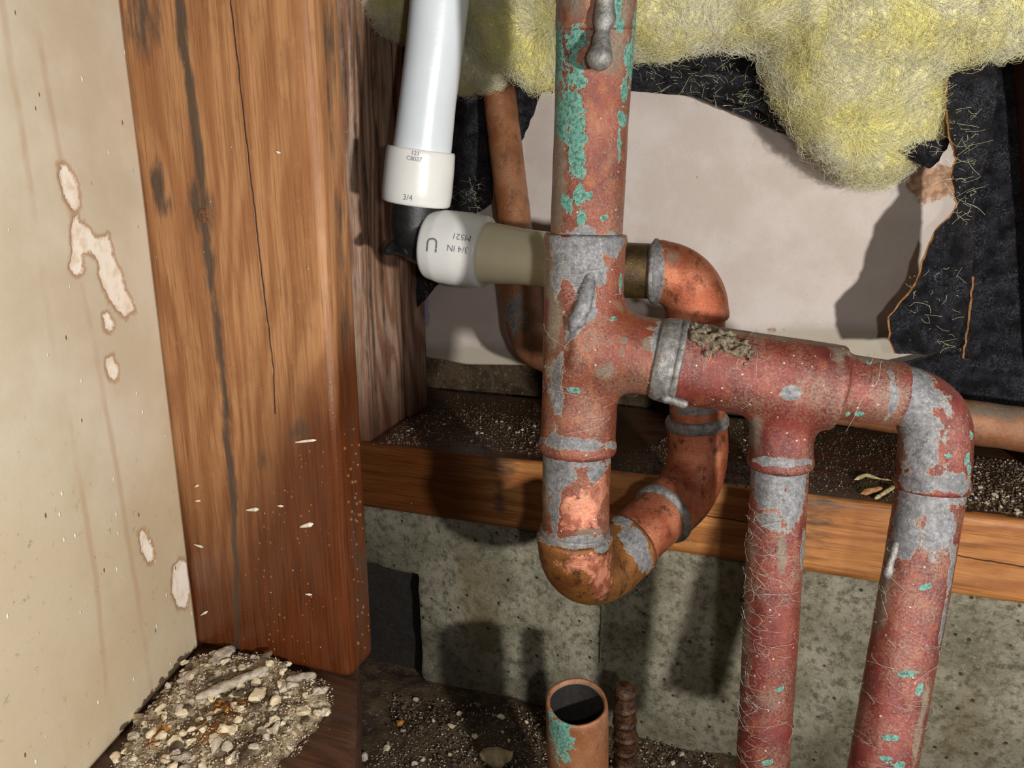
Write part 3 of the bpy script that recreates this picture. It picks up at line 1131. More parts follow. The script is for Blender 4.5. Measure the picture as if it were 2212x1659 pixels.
sheet('tar_paper', [(2060, 80), (2230, 60), (2230, 905), (1935, 880), (1942, 785), (2050, 760), (2080, 450)], 512,
      'dark black paper in shade against the right stud', amp=1.6, size=30, seed=41, back=False)
sheet('tar_paper', [(2106, 598), (2122, 600), (2121, 700), (2118, 782), (2086, 776), (2096, 690)], 476,
      'narrow curled brown strip of torn paper right of the ragged black flap', amp=1.6, size=14, seed=51, step=2.2)
sheet('tar_paper', [(1936, 326), (1965, 314), (2010, 305), (2054, 298), (2048, 322), (2037, 333), (2030, 350), (2008, 362), (1985, 352)], 460,
      'small shiny scrap of black paper under the hanging wool lobe', amp=2.2, size=9, seed=61, step=2.0, back=False)

# ---------------------------------------------------------------- glass wool
def build_wool():
    caps = []

    def c(x0, y0, r0, x1, y1, r1, Y=455):
        a, b = onY(x0, y0, Y), onY(x1, y1, Y)
        caps.append((a, b, r0 * depth(a) / FPX, r1 * depth(b) / FPX))
    c(840, -40, 80, 1000, 20, 92, 470)
    c(900, 20, 60, 1010, 110, 66, 470)
    c(1000, 140, 52, 1050, 140, 46, 462)
    c(1090, -20, 84, 1110, 70, 70, 446)
    c(1105, 70, 46, 1155, 150, 30, 440)
    c(1155, 145, 26, 1180, 180, 14, 440)
    c(1180, -50, 110, 1420, -40, 140, 460)
    c(1400, -20, 118, 1660, -40, 118, 464)
    c(1650, -20, 100, 1830, 20, 128, 462)
    c(1745, 100, 84, 1820, 190, 128, 478)
    c(1850, 160, 136, 1872, 250, 118, 479)
    c(1860, 270, 98, 1876, 300, 84, 484)
    c(1955, 180, 98, 1980, 232, 72, 474)
    c(1850, 20, 130, 2080, -10, 126, 462)
    c(2040, 20, 108, 2270, -60, 126, 462)

    def f(P):
        d = None
        for a, b, ra, rb in caps:
            q = sd_cap(P, a, b, ra, rb)
            d = q if d is None else smin(d, q, 9.0)
        Q = P * np.array([1, 1, 1.0])
        return d + 3.4 * fbm(Q, 24, 2) + 2.2 * np.abs(fbm(Q + 7, 9, 2)) - 1.2
    V, F = nets(f, (-330, 392, -8), (330, 512, 130), 3.0, 1)
    rt = root('insulation_batt', base_of(V), 'fluffy yellow glass wool hanging across the top of the cavity', 'insulation')
    mk('wool_body', V, F, M['wool'], rt)
    # fibres
    fv = V[F]
    cen = fv.mean(1)
    nr = np.cross(fv[:, 2] - fv[:, 0], fv[:, 3] - fv[:, 1])
    ar = np.linalg.norm(nr, axis=1)
    nr = nr / np.maximum(ar, 1e-9)[:, None]
    vis = (nr @ (-FW) > -0.35) & (cen[:, 1] < 500)
    pid = rng.choice(len(cen), 46000, p=(ar * vis) / (ar * vis).sum())
    fibres('glass_fibres', cen[pid] + rng.normal(0, 1.0, (len(pid), 3)), nr[pid], (4, 15), 0.07, 0.5, M['fiber'], rt)
    pid = rng.choice(len(cen), 14000, p=(ar * vis) / (ar * vis).sum())
    fibres('flyaway_fibres', cen[pid], nr[pid], (5, 12), 0.06, 1.6, M['fiber'], rt)
    return rt


def fibres(name, P0, N, length, rad, rise, mat, parent, label=None, drop=0.0):
    n = len(P0)
    K = 5
    T = rng.normal(0, 1, (n, 3))
    # neighbouring fibres comb the same way
    comb = np.stack([fbm(P0 + k * 37.0, 16, 1) for k in range(3)], 1)
    T = T * 0.75 + comb * 2.2
    T -= (T * N).sum(1)[:, None] * N * 0.9
    T /= np.linalg.norm(T, axis=1)[:, None]
    L = rng.uniform(length[0], length[1], n)
    C = rng.normal(0, 1, (n, 3))
    t = np.linspace(0, 1, K)
    bow = np.sin(t * math.pi)
    pts = P0[:, None, :] + T[:, None, :] * (L[:, None] * (t - 0.5))[..., None] + N[:, None, :] * (rise * L[:, None] * 0.34 * bow[None, :] + rng.uniform(-0.5, 0.6, n)[:, None])[..., None] + C[:, None, :] * (0.18 * L[:, None] * (t ** 2))[..., None]
    pts[:, :, 2] -= drop * L[:, None] * t ** 2
    ribbons(name, pts, rad, mat, parent)


def ribbons(name, pts, rad, mat, parent, label=None):
    n, K, _ = pts.shape
    T = np.gradient(pts, axis=1)
    T /= np.maximum(np.linalg.norm(T, axis=2), 1e-9)[..., None]
    a = np.cross(T, np.array([0.3, 0.8, 0.5]))
    a /= np.maximum(np.linalg.norm(a, axis=2), 1e-9)[..., None]
    b = np.cross(T, a)
    V = []
    for k in range(3):
        th = 2 * math.pi * k / 3
        V.append(pts + rad * (math.cos(th) * a + math.sin(th) * b))
    V = np.stack(V, 2).reshape(-1, 3)          # n, K, 3
    base = (np.arange(n)[:, None] * K + np.arange(K - 1)[None, :]) * 3
    F = []
    for k in range(3):
        k2 = (k + 1) % 3
        F.append(np.stack([base + k, base + k2, base + 3 + k2, base + 3 + k], -1).reshape(-1, 4))
    o = mk(name, V, np.vstack(F), mat, parent)
    o['kind'] = 'stuff'
    return o


wool = build_wool()

# ---------------------------------------------------------------- copper manifold
def tag(V, solder=(), verd=(), grime=(), bare=()):
    return dict(solder=paint(V, solder), verd=paint(V, verd), grime=paint(V, grime), bare=paint(V, bare))


def build_manifold():
    rt = root('copper_manifold', A(1262, 1345, 345), 'corroded copper riser with tees, two red branch pipes and a bright copper U-bend', 'pipe')
    # upper riser
    V, F = sweep(rounded([A(1290, -520, 246), A(1288, 20, 281), A(1278, 250, 298), A(1265, 540, 304)], 240), prof([(0, 14.9), (-95, 14.8), (-62, 14.3), (-1, 14.2)]), 84, 1.3, True, 0.16)
    verd = [spot(1243, 175, 285, 20, 50), spot(1232, 235, 287, 26, 52, 6), spot(1244, 300, 288, 20, 48), spot(1246, 352, 289, 17, 46), spot(1216, 250, 290, 15, 60, 0, 9),
            spot(1250, 425, 290, 14, 22), spot(1257, 470, 290, 11, 16), spot(1226, 440, 290, 9, 24, 20), spot(1245, 88, 276, 32, 24), spot(1366, 60, 284, 16, 110, 0, 9), spot(1356, 135, 285, 20, 46, 0, 10),
            spot(1344, 205, 288, 8, 30), spot(1341, 262, 289, 10, 20), spot(1337, 315, 290, 6, 34), spot(1306, 470, 290, 9, 7), spot(1270, 425, 290, 8, 9), spot(1205, 120, 285, 14, 70, 0, 9), spot(1336, 60, 274, 10, 14), spot(1330, 20, 272, 14, 30)]
    mk('riser_pipe', V, F, M['copper'], rt, tag(V, [spot(1240, 515, 292, 50, 22), spot(1330, 515, 292, 24, 14)], verd,
        [spot(1290, 20, 276, 110, 80), spot(1210, 300, 292, 18, 330, 0, 10), spot(1330, 110, 276, 40, 60), spot(1205, 430, 293, 22, 120, 0, 10)]))
    # solder drip hanging off the riser
    V, F = nets(lambda P: smin(smin(sd_cap(P, A(1309, -60, 262), A(1306, 40, 265), 3.2, 3.4), sd_cap(P, A(1306, 40, 265), A(1300, 80, 266), 3.4, 2.2), 2), sd_cap(P, A(1299, 92, 265), A(1296, 124, 265), 3.0, 4.6), 3) + 0.25 * fbm(P, 4, 2),
                A(1300, 30, 265) - np.array([16, 16, 26]), A(1300, 30, 265) + np.array([16, 16, 26]), 0.8, 1)
    mk('solder_drip', V, F, M['solder'], rt)['label'] = 'grey solder run ending in a hanging drop'
    # main tee
    ta, tb = A(1266, 506, 303), A(1247, 972, 324)
    bj, be = A(1261, 744, 310), A(1476, 784, 301)

    def tee(P):
        d = smin(sd_cyl(P, ta, tb, 15.7), sd_cyl(P, bj, be, 15.4), 11.0)
        u = (tb - ta) / np.linalg.norm(tb - ta)
        t = (P - ta) @ u
        L = np.linalg.norm(tb - ta)
        e = np.minimum(t, L - t)
        rad = np.linalg.norm(P - ta - t[:, None] * u, axis=1)
        lipm = np.exp(-((e - 2.2) / 2.2) ** 2) * (rad < 19)
        return d - 0.8 * lipm + 0.25 * fbm(P, 11, 2)
    lo = np.minimum.reduce([ta, tb, be]) - 21
    hi = np.maximum.reduce([ta, tb, be]) + 21
    V, F = nets(tee, lo, hi, 1.25, 2)
    mk('riser_tee', V, F, M['copper'], rt, tag(V,
        [spot(1262, 528, 290, 100, 24, 0, 20), spot(1262, 575, 289, 52, 60), spot(1270, 640, 289, 26, 70, 8), spot(1240, 700, 290, 20, 34, -25), spot(1204, 600, 292, 12, 60), spot(1200, 850, 297, 20, 70), spot(1208, 800, 297, 16, 50), spot(1432, 790, 290, 24, 100), spot(1245, 958, 310, 95, 14, -3, 24)],
        [spot(1240, 843, 302, 14, 6), spot(1343, 608, 297, 5, 22), spot(1325, 690, 293, 8, 8)],
        [spot(1195, 700, 298, 26, 320, 0, 12), spot(1420, 675, 292, 90, 20, -12, 14), spot(1350, 735, 290, 9, 9), spot(1402, 745, 289, 18, 16), spot(1270, 752, 290, 16, 14), spot(1312, 800, 291, 22, 18), spot(1345, 762, 290, 8, 10), spot(1300, 700, 291, 8, 8), spot(1200, 560, 296, 22, 80)]))
    V, F = sweep([A(1282, 545, 294), A(1272, 610, 292.5), A(1260, 660, 292.5), A(1235, 716, 294)], prof([(0, 1.0), (14, 3.0), (24, 3.2), (-4, 3.6), (-0.1, 1.2)]), 20, 0.8, True, 0.4)
    mk('solder_drip', V, F, M['copper'], rt, tag(V, [spot(1260, 640, 290, 200, 200)]))
    # collar between the two tees
    V, F = sweep([A(1418, 773, 302.5), A(1474, 784, 300.4)], prof([(0, 15.6), (2, 16.4), (6.5, 16.8), (7.2, 15.9), (8.0, 17.0), (-0.5, 17.2), (-0.1, 16.2)]), 72, 0.6, True, 0.25)
    mk('solder_collar', V, F, M['solder'], rt)
    V, F = nets(lambda P: sd_cap(P, A(1440, 860, 294), A(1476, 872, 292), 2.2, 1.6) + 0.4 * fbm(P, 4, 2), A(1458, 866, 293) - 12, A(1458, 866, 293) + 12, 0.8, 1)
    mk('solder_drip', V, F, M['solder'], rt)
    # reducing tee
    a, b2, c3 = A(1470, 783, 300.6), A(1806, 838, 290), A(1943, 853, 287)
    d0, d1 = A(1694, 826, 294), A(1685, 1003, 303)

    def tee2(P):
        body = smin(sd_cyl(P, a, b2, 15.2) - 0.8, sd_cyl(P, a, c3, 12.0) - 0.4, 5.0)
        d = smin(body, sd_cyl(P, d0, d1, 11.9), 7.0)
        u = (d1 - d0) / np.linalg.norm(d1 - d0)
        t = (P - d0) @ u
        e = np.linalg.norm(d1 - d0) - t
        rad = np.linalg.norm(P - d0 - t[:, None] * u, axis=1)
        d = d - 0.7 * np.exp(-((e - 1.6) / 2.0) ** 2) * (rad < 15)
        return d + 0.22 * fbm(P, 11, 2)
    lo = np.minimum.reduce([a, b2, c3, d1]) - 20
    hi = np.maximum.reduce([a, b2, c3, d1]) + 20
    V, F = nets(tee2, lo, hi, 1.25, 2)
    mk('reducing_tee', V, F, M['copper_red'], rt, tag(V,
        [spot(1690, 998, 292, 70, 9), spot(1710, 850, 278, 24, 14), spot(1930, 850, 276, 10, 70)],
        [spot(1868, 895, 277, 8, 6), spot(1845, 895, 277, 8, 6), spot(1890, 780, 277, 10, 6)],
        [spot(1640, 712, 288, 180, 22, -8, 14), spot(1880, 768, 280, 70, 16, -8, 12), spot(1630, 930, 295, 16, 60), spot(1815, 760, 278, 18, 40)]))
    # middle branch
    V, F = sweep([A(1687, 975, 302), A(1668, 1300, 312), A(1644, 1720, 325)], prof([(0, 10.9), (60, 10.9), (-1, 10.7)]), 64, 1.3, True, 0.2, 5)
    mk('branch_pipe', V, F, M['copper_red'], rt, tag(V,
        [spot(1700, 1035, 292, 60, 34), spot(1716, 1090, 292, 30, 60), spot(1660, 1075, 293, 34, 30), spot(1640, 1030, 296, 30, 40), spot(1732, 1180, 302, 8, 60, 0, 8), spot(1670, 1130, 293, 30, 20)],
        [spot(1683, 1491, 306, 11, 5, 25), spot(1654, 1646, 312, 15, 6, 15)],
        [spot(1625, 1200, 300, 12, 160, 0, 9), spot(1612, 1450, 308, 14, 200, 0, 9), spot(1690, 1210, 297, 10, 60)]))
    # right elbow and branch
    V, F = sweep(rounded([A(1934, 850, 287.4), A(2026, 866, 284.5), A(2013, 1058, 288)], 16.0), prof([(0, 10.8), (7, 11.3), (14, 12.4), (36, 12.6), (-6, 12.3), (-2.5, 13.2), (-0.4, 12.4)]), 72, 1.1, True, 0.22, 9)
    mk('branch_elbow', V, F, M['copper_red'], rt, tag(V,
        [spot(1985, 850, 276, 60, 66), spot(2000, 950, 274, 40, 110), spot(2010, 1045, 274, 95, 26), spot(1965, 900, 276, 30, 40)],
        [spot(2083, 940, 281, 8, 10), spot(2076, 990, 279, 8, 12), spot(2083, 1010, 280, 9, 13), spot(2050, 985, 274, 7, 7)],
        [spot(1958, 960, 284, 14, 70, 0, 8)]))
    V, F = sweep([A(2013, 1040, 288), A(1965, 1330, 290), A(1894, 1720, 293)], prof([(0, 12.0), (-1, 11.7)]), 68, 1.3, True, 0.22, 14)
    mk('branch_pipe', V, F, M['copper_red'], rt, tag(V,
        [spot(2000, 1075, 276, 95, 44), spot(1960, 1140, 278, 40, 70, -10), spot(2030, 1150, 277, 34, 70, -20), spot(1930, 1200, 281, 22, 50, -15), spot(2040, 1230, 284, 9, 60, -8, 9), spot(2026, 1330, 284, 8, 60, -8, 9)],
        [spot(1999, 1270, 277, 14, 7, 25), spot(1960, 1456, 279, 18, 7, 12), spot(1986, 1490, 280, 9, 16), spot(1925, 1594, 281, 15, 6, 8), spot(1940, 1652, 281, 20, 9), spot(1914, 1640, 281, 16, 5, 15), spot(1886, 1402, 284, 6, 10)],
        [spot(1905, 1300, 286, 14, 160, -8, 8), spot(1985, 1560, 282, 12, 120, -8, 9), spot(1960, 1150, 278, 16, 30)],
        []))
    V, F = nets(lambda P: sd_cap(P, A(1936, 1175, 279.5), A(1917, 1240, 281), 1.2, 1.7) + 0.3 * fbm(P, 5, 2), A(1922, 1212, 280) - 14, A(1922, 1212, 280) + 14, 0.8, 1)
    mk('solder_drip', V, F, M['solder'], rt)
    # lower riser pipe
    V, F = sweep([A(1247, 955, 323), A(1241, 1195, 337)], 14.4, 72, 1.2, True, 0.2, 3)
    mk('lower_riser_pipe', V, F, M['copper'], rt, tag(V,
        [spot(1245, 985, 312, 100, 26, 0, 26), spot(1195, 1035, 314, 30, 50), spot(1292, 1015, 311, 24, 28), spot(1220, 1025, 312, 24, 30), spot(1198, 1110, 317, 10, 40), spot(1245, 1172, 322, 100, 16, 0, 26)],
        [], [spot(1185, 1080, 318, 14, 70, 0, 9), spot(1270, 1150, 321, 40, 10)],
        [spot(1270, 1100, 317, 44, 46), spot(1235, 1110, 317, 26, 40), spot(1300, 1060, 316, 18, 40)]))
    # bottom elbow
    cB = A(1239, 1279, 342)
    C2 = onY(1512, 1040, 386)
    dirv = (C2 - cB) / np.linalg.norm(C2 - cB)
    Ld = np.linalg.norm(C2 - cB)
    eB = cB + dirv * Ld * 0.40
    V, F = sweep(rounded([A(1241.5, 1150, 334), cB, eB], 20.0), prof([(0, 15.2), (0.4, 16.5), (3, 16.6), (5, 16.1), (-4, 16.0), (-2, 16.4), (-0.4, 16.0)]), 80, 1.0)
    mk('bottom_elbow', V, F, M['copper_flux'], rt, tag(V,
        [spot(1240, 1172, 321, 110, 12, 0, 30), spot(1300, 1185, 322, 24, 12), spot(1372, 1178, 354, 22, 60, 30, 30)], [], [],
        [spot(1270, 1215, 323, 66, 22), spot(1300, 1260, 326, 26, 70, 10)]))
    V, F = sweep([A(1242.6, 1138, 333.4), A(1241.6, 1156, 334.6)], prof([(0, 13.9), (0.5, 15.0), (-0.5, 15.2), (-0.1, 14)]), 64, 0.5)
    mk('solder_collar', V, F, M['solder'], rt)
    # diagonal pipe, 45 degree elbow, rear riser
    p2 = cB + dirv * Ld * 0.66
    V, F = sweep([cB + dirv * Ld * 0.30, cB + dirv * Ld * 0.75], 14.0, 64, 1.2, True, 0.1)
    mk('diagonal_pipe', V, F, M['copper_new'], rt, tag(V))
    C3 = onY(1505, 590, 386)
    r1 = onY(1505, 905, 386)
    V, F = sweep(rounded([p2, C2, r1], 26), prof([(0, 14.9), (0.5, 15.6), (3, 15.8), (4.5, 15.2), (-4.5, 15.2), (-3, 15.8), (-0.5, 15.6), (-0.1, 14.9)]), 72, 1.0)
    mk('bend_elbow', V, F, M['copper_new'], rt, tag(V, [spot(1502, 912, 370, 90, 16, 0, 30)]))
    V, F = sweep([p2 - dirv * 1.6, p2 + dirv * 4.2], prof([(0, 14.2), (0.7, 15.4), (2.4, 16.3), (4, 16.2), (-0.3, 15.2)]), 64, 0.5)
    mk('solder_collar', V, F, M['solder'], rt)
    uz = (r1 - C2) / np.linalg.norm(r1 - C2)
    V, F = sweep([r1 - uz * 4.5, r1 + uz * 1.6], prof([(0, 15.3), (1.5, 16.0), (4.2, 16.1), (-0.5, 15.2), (-0.1, 14)]), 64, 0.5)
    mk('solder_collar', V, F, M['solder'], rt)
    r2 = onY(1505, 690, 386)
    V, F = sweep([r1 - uz * 6, r2 + uz * 6], 13.9, 64, 1.2, True, 0.1)
    mk('rear_riser_pipe', V, F, M['copper_new'], rt, tag(V, [spot(1502, 890, 372, 80, 7, 0, 30)]))
    h1 = onY(1412, 587, 386)
    V, F = sweep(rounded([r2, C3, h1], 20), prof([(0, 14.9), (0.5, 15.6), (3, 15.8), (5, 15.3), (-5, 15.3), (-3, 15.8), (-0.5, 15.6), (-0.1, 14.6)]), 72, 1.0)
    mk('top_elbow', V, F, M['copper_new'], rt, tag(V, [spot(1418, 590, 370, 15, 80, 0, 30)], [], [spot(1450, 560, 372, 30, 30)]))
    ux = (h1 - C3) / np.linalg.norm(h1 - C3)
    V, F = sweep([h1 - ux * 2.5, h1 + ux * 1.5], prof([(0, 15.0), (1.2, 16.3), (2.6, 16.3), (-0.2, 14.2)]), 64, 0.4)
    mk('solder_collar', V, F, M['solder'], rt)
    h2 = onY(1322, 582, 386)
    V, F = sweep([h1 - ux * 6, h2], 13.7, 64, 1.2)
    mk('adapter_stub', V, F, M['bronze'], rt, tag(V))
    # crust of mud on the horizontal tee
    return rt, (a, b2)


manifold, (tee_a, tee_b) = build_manifold()


def build_mud():
    u = (tee_b - tee_a) / np.linalg.norm(tee_b - tee_a)
    nf = -FW - (-FW @ u) * u
    nf /= np.linalg.norm(nf)
    nu_ = np.cross(u, nf)
    if nu_[2] < 0:
        nu_ = -nu_
    pts, rad = [], []
    r_ = np.random.default_rng(5)
    for i in range(110):
        q = r_.uniform(0, 1)
        t = 2 + 22 * q
        ph = math.radians(r_.normal(42 - 16 * q, 9))
        if abs(q - 0.5) > 0.5:
            continue
        n = math.cos(ph) * nf + math.sin(ph) * nu_
        pts.append(tee_a + u * t + n * (16.0 + r_.uniform(-0.4, 1.3)))
        rad.append(r_.uniform(0.7, 1.7))
    pts = np.array(pts)

    def f(P):
        d = np.full(len(P), 1e9)
        for p, r in zip(pts, rad):
            d = np.minimum(d, np.linalg.norm(P - p, axis=1) - r)
        return d + 0.8 * fbm(P, 1.6, 2)
    V, F = nets(f, pts.min(0) - 4, pts.max(0) + 4, 0.55, 0)
    props(mk('mud_crust', V, F, M['mud']), 'crumbly grey-brown mud crust stuck on top of the horizontal tee', 'mud')


build_mud()

# ---------------------------------------------------------------- PEX line
def text_mesh(body, size):
    cu = bpy.data.curves.new('print', 'FONT')
    cu.body = body
    cu.size = 1.0
    cu.align_x = 'CENTER'
    cu.resolution_u = 3
    o = bpy.data.objects.new('print', cu)
    col.objects.link(o)
    dg = bpy.context.evaluated_depsgraph_get()
    me = o.evaluated_get(dg).to_mesh()
    V = np.array([v.co[:] for v in me.vertices]) * size
    F = [tuple(p.vertices) for p in me.polygons]
    o.evaluated_get(dg).to_mesh_clear()
    bpy.data.objects.remove(o)
    bpy.data.curves.remove(cu)
    return V, F


def wrap_print(body, size, a, b, t, ang, rfun, spin, parent, ref):
    """letters bent round the tube a-b at distance t, angle ang from the ref direction"""
    V, F = text_mesh(body, size)
    ct, st = math.cos(spin), math.sin(spin)
    x = V[:, 0] * ct - V[:, 1] * st
    y = V[:, 0] * st + V[:, 1] * ct
    u = (b - a) / np.linalg.norm(b - a)
    e0 = ref - (ref @ u) * u
    e0 /= np.linalg.norm(e0)
    e1 = -np.cross(u, e0)
    s = t + x
    r = rfun(s) + 0.12
    th = ang + y / r
    P = a + s[:, None] * u + r[:, None] * (np.cos(th)[:, None] * e0 + np.sin(th)[:, None] * e1)
    mk('print', P, F, M['ink'], parent)


def build_pex():
    Y = 388
    rt = root('pex_line', onY(890, 560, Y), 'milky white plastic tube with two rings and black elbow beside the stud', 'pipe')
    v0, v1 = onY(899, 440, Y), onY(910, 322, Y)
    V, F = sweep([onY(909, 345, Y), onY(914, 310, Y), onY(924, 220, Y), onY(938, 110, Y), onY(952, -20, Y), onY(968, -170, Y), onY(985, -380, Y)], prof([(0, 15.6), (10, 15.3), (30, 14.7), (-1, 14.6)]), 64, 1.6)
    mk('vertical_tube', V, F, M['pex'], rt)
    rv = [(0, 17.6), (0.8, 18.4), (6, 18.8), (20, 18.6), (-1.2, 18.2), (-0.3, 17.8)]
    V, F = sweep([v0, v1], prof(rv), 80, 0.9)
    ring1 = mk('expansion_ring', V, F, M['pex_ring'], rt)
    h0, h1 = onY(928, 529, Y), onY(1050, 546, Y)
    rh = [(0, 17.0), (1.2, 18.2), (8, 19.6), (20, 19.9), (-1.6, 19.4), (-0.3, 18.9)]
    V, F = sweep([h0, h1], prof(rh), 80, 0.9)
    ring2 = mk('expansion_ring', V, F, M['pex_ring'], rt)
    V, F = sweep([onY(1035, 545, Y), onY(1060, 547, Y), onY(1120, 554, Y), onY(1200, 563, Y), onY(1345, 581, 386)], prof([(0, 16.4), (8, 16.0), (24, 14.6), (40, 14.2), (-1, 14.2)]), 64, 1.4)
    mk('horizontal_tube', V, F, M['pex_shade'], rt)
    # black elbow
    ce = onY(893, 512, Y)
    V, F = sweep(rounded([onY(900, 418, Y), ce, onY(945, 529, Y)], 9), prof([(0, 13.0), (-1, 13.6)]), 56, 1.0)
    el = mk('elbow_fitting', V, F, M['black_plastic'], rt)
    k0 = onY(852, 532, Y - 4)
    V, F = nets(lambda P: smin(sd_cap(P, k0, onY(838, 541, Y - 6), 3.2, 2.6), sd_cap(P, k0, onY(880, 540, Y - 8), 3.2, 4.0), 3), k0 - 22, k0 + 22, 1.0, 1)
    mk('moulding_tab', V, F, M['black_plastic'], el)
    # print on the rings
    L = np.linalg.norm(h1 - h0)
    fr = lambda s: np.interp(s, [0, 1.2, 8, 20, L - 1.6, L], [17.0, 18.2, 19.6, 19.9, 19.4, 18.9])
    up = np.array([0, 0, 1.0])
    ref = -FW
    wrap_print('3/4 IN', 4.6, h0, h1, L * 0.74, -0.10, fr, math.pi, ring2, ref)
    wrap_print('M521', 4.6, h0, h1, L * 0.77, 0.22, fr, math.pi, ring2, ref)
    wrap_print('U', 10.5, h0, h1, L * 0.30, 0.02, fr, math.pi, ring2, ref)
    L2 = np.linalg.norm(v1 - v0)
    fr2 = lambda s: np.interp(s, [0, 0.8, 6, 20, L2], [17.6, 18.4, 18.8, 18.6, 18.2])
    wrap_print('121', 3.0, v0, v1, L2 * 0.90, 0.0, fr2, -math.pi / 2, ring1, ref)
    wrap_print('C8027', 3.0, v0, v1, L2 * 0.80, 0.02, fr2, -math.pi / 2, ring1, ref)
    wrap_print('3/4', 4.2, v0, v1, L2 * 0.10, 0.1, fr2, -math.pi / 2, ring1, ref)


build_pex()

# ---------------------------------------------------------------- other pipes
def build_back_pipe():
    pts = [onY(1072, 145, 500), onY(1090, 300, 488), onY(1116, 520, 466), onY(1124, 620, 458)]
    rt = root('copper_pipe', onY(1160, 800, 450), 'tan copper pipe leaning behind the milky tube, with dull grey elbow', 'pipe')
    V, F = sweep(pts, 10.7, 48, 1.6, True, 0.12)
    mk('straight_pipe', V, F, M['copper_tan'], rt, tag(V, [], [], [spot(1110, 600, 450, 60, 60, 0, 30)]))
    V, F = sweep(rounded([onY(1122, 596, 459), onY(1136, 745, 452), onY(1305, 806, 436)], 22), prof([(0, 12.2), (2, 12.6), (40, 12.4), (-1, 12.4)]), 56, 1.2, True, 0.25)
    mk('elbow', V, F, M['copper_tan'], rt, tag(V, [spot(1110, 660, 445, 40, 60, 0, 30)], [spot(1105, 640, 445, 20, 40), spot(1110, 720, 440, 16, 40)], [spot(1130, 690, 440, 80, 120, 0, 40)]))
    V, F = sweep([onY(1770, 866, 468), onY(2330, 945, 468)], 12.3, 48, 2.0, True, 0.25)
    o = mk('copper_pipe', V, F, M['copper_tan'], None, tag(V, [], [], [spot(2150, 890, 418, 120, 24, -8, 20), spot(1950, 860, 440, 200, 20, -8, 20)]))
    props(o, 'dusty brown copper pipe running along above the sill plate at right', 'pipe')


build_back_pipe()


def build_stub():
    top, bot = A(1246, 1514, 353), A(1251, 1840, 378)
    ax = (bot - top) / np.linalg.norm(bot - top)
    e0 = -FW - (-FW @ ax) * ax
    e0 /= np.linalg.norm(e0)
    e1 = np.cross(ax, e0)
    n = 72
    rings = [(62, 14.4), (40, 14.4), (20, 14.5), (10, 14.5), (4, 14.5), (1, 14.5), (0.2, 14.2), (0.0, 13.4), (0.3, 12.9), (2, 12.6), (8, 12.6), (30, 12.6), (60, 12.6)]
    V = []
    for t, r in rings:
        for k in range(n):
            th = 2 * math.pi * k / n
            w = math.exp(-t / 6.0)
            dt = w * (1.6 * math.cos(th) + 0.4 * math.sin(3 * th))
            rr = r + w * 0.5 * math.cos(2 * th + 0.6)
            V.append(top + ax * (t + dt) + rr * (math.cos(th) * e0 + math.sin(th) * e1))
    F = []
    for i in range(len(rings) - 1):
        for k in range(n):
            k2 = (k + 1) % n
            F.append((i * n + k, (i + 1) * n + k, (i + 1) * n + k2, i * n + k2))
    V = np.array(V)
    V = V + 0.12 * np.stack([fbm(V, 5, 2), fbm(V + 30, 5, 2), fbm(V + 60, 5, 2)], 1)
    V = np.vstack([V, top + ax * 62])
    F += [(len(V) - 1, (len(rings) - 1) * n + (k + 1) % n, (len(rings) - 1) * n + k) for k in range(n)]
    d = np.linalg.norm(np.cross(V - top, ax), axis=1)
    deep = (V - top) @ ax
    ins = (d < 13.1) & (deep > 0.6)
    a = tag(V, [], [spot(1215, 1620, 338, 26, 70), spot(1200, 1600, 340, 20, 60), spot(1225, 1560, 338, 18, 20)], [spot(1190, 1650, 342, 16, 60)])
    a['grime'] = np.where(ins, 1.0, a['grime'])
    rt = root('copper_stub', base_of(V), 'cut-off open copper pipe stub standing up from the floor', 'pipe')
    nr = 9
    Fo = [f for f in F if max(f) < (nr + 1) * n]
    Fi = [f for f in F if max(f) >= (nr + 1) * n]
    mk('pipe_wall', V[:(nr + 1) * n], Fo, M['copper_tan'], rt, {k: q[:(nr + 1) * n] for k, q in a.items()})
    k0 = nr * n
    mk('inner_wall', V[k0:], [tuple(i - k0 for i in f) for f in Fi], M['hollow_dark'], rt)  # inside coloured near-black for the shade in the pipe
    # rebar
    t2, b2 = A(1349, 1480, 366), A(1354, 1800, 390)
    V, F = sweep([b2, t2 + [0, 0, -1], t2], lambda s, L: np.interp(s, [0, L - 1.5, L], [5.6, 5.4, 3.6]) + 0.75 * np.exp(-((((s + 2) % 8.2) - 4.1) / 0.9) ** 2), 28, 0.6, True, 0.9)
    props(mk('rebar', V, F, M['rebar']), 'short ribbed rusty steel bar standing beside the cut pipe stub', 'rebar')


build_stub()

# ---------------------------------------------------------------- crumbs, rubble, stones
def chunk_mesh(seed, sub, flat=0.7):
    import bmesh
    bm = bmesh.new()
    bmesh.ops.create_icosphere(bm, subdivisions=sub, radius=1.0)
    r_ = np.random.default_rng(seed)
    V = np.array([v.co[:] for v in bm.verts])
    F = [tuple(v.index for v in f.verts) for f in bm.faces]
    bm.free()
    k = r_.normal(0, 1, (15, 3))
    k /= np.linalg.norm(k, axis=1)[:, None]
    for n in k:                     # chip flat facets
        d = V @ n
        c = r_.uniform(0.45, 0.8)
        V = np.where((d > c)[:, None], V - n * (d - c)[:, None], V)
    V *= (1 + 0.22 * fbm(V + seed * 3.1, 0.6, 2))[:, None]
    V *= np.array([1.0, r_.uniform(0.65, 0.95), flat * r_.uniform(0.8, 1.1)])
    return V, F


CH = [chunk_mesh(i, 2 if i < 8 else 1, 0.6) for i in range(14)]


def chunk_data(mat, n=8):
    out = []
    for i in range(n):
        V, F = CH[i]
        me = mesh_data('chunk', V * S, F, None, False)
        me.materials.append(M[mat])
        out.append(me)
    return out


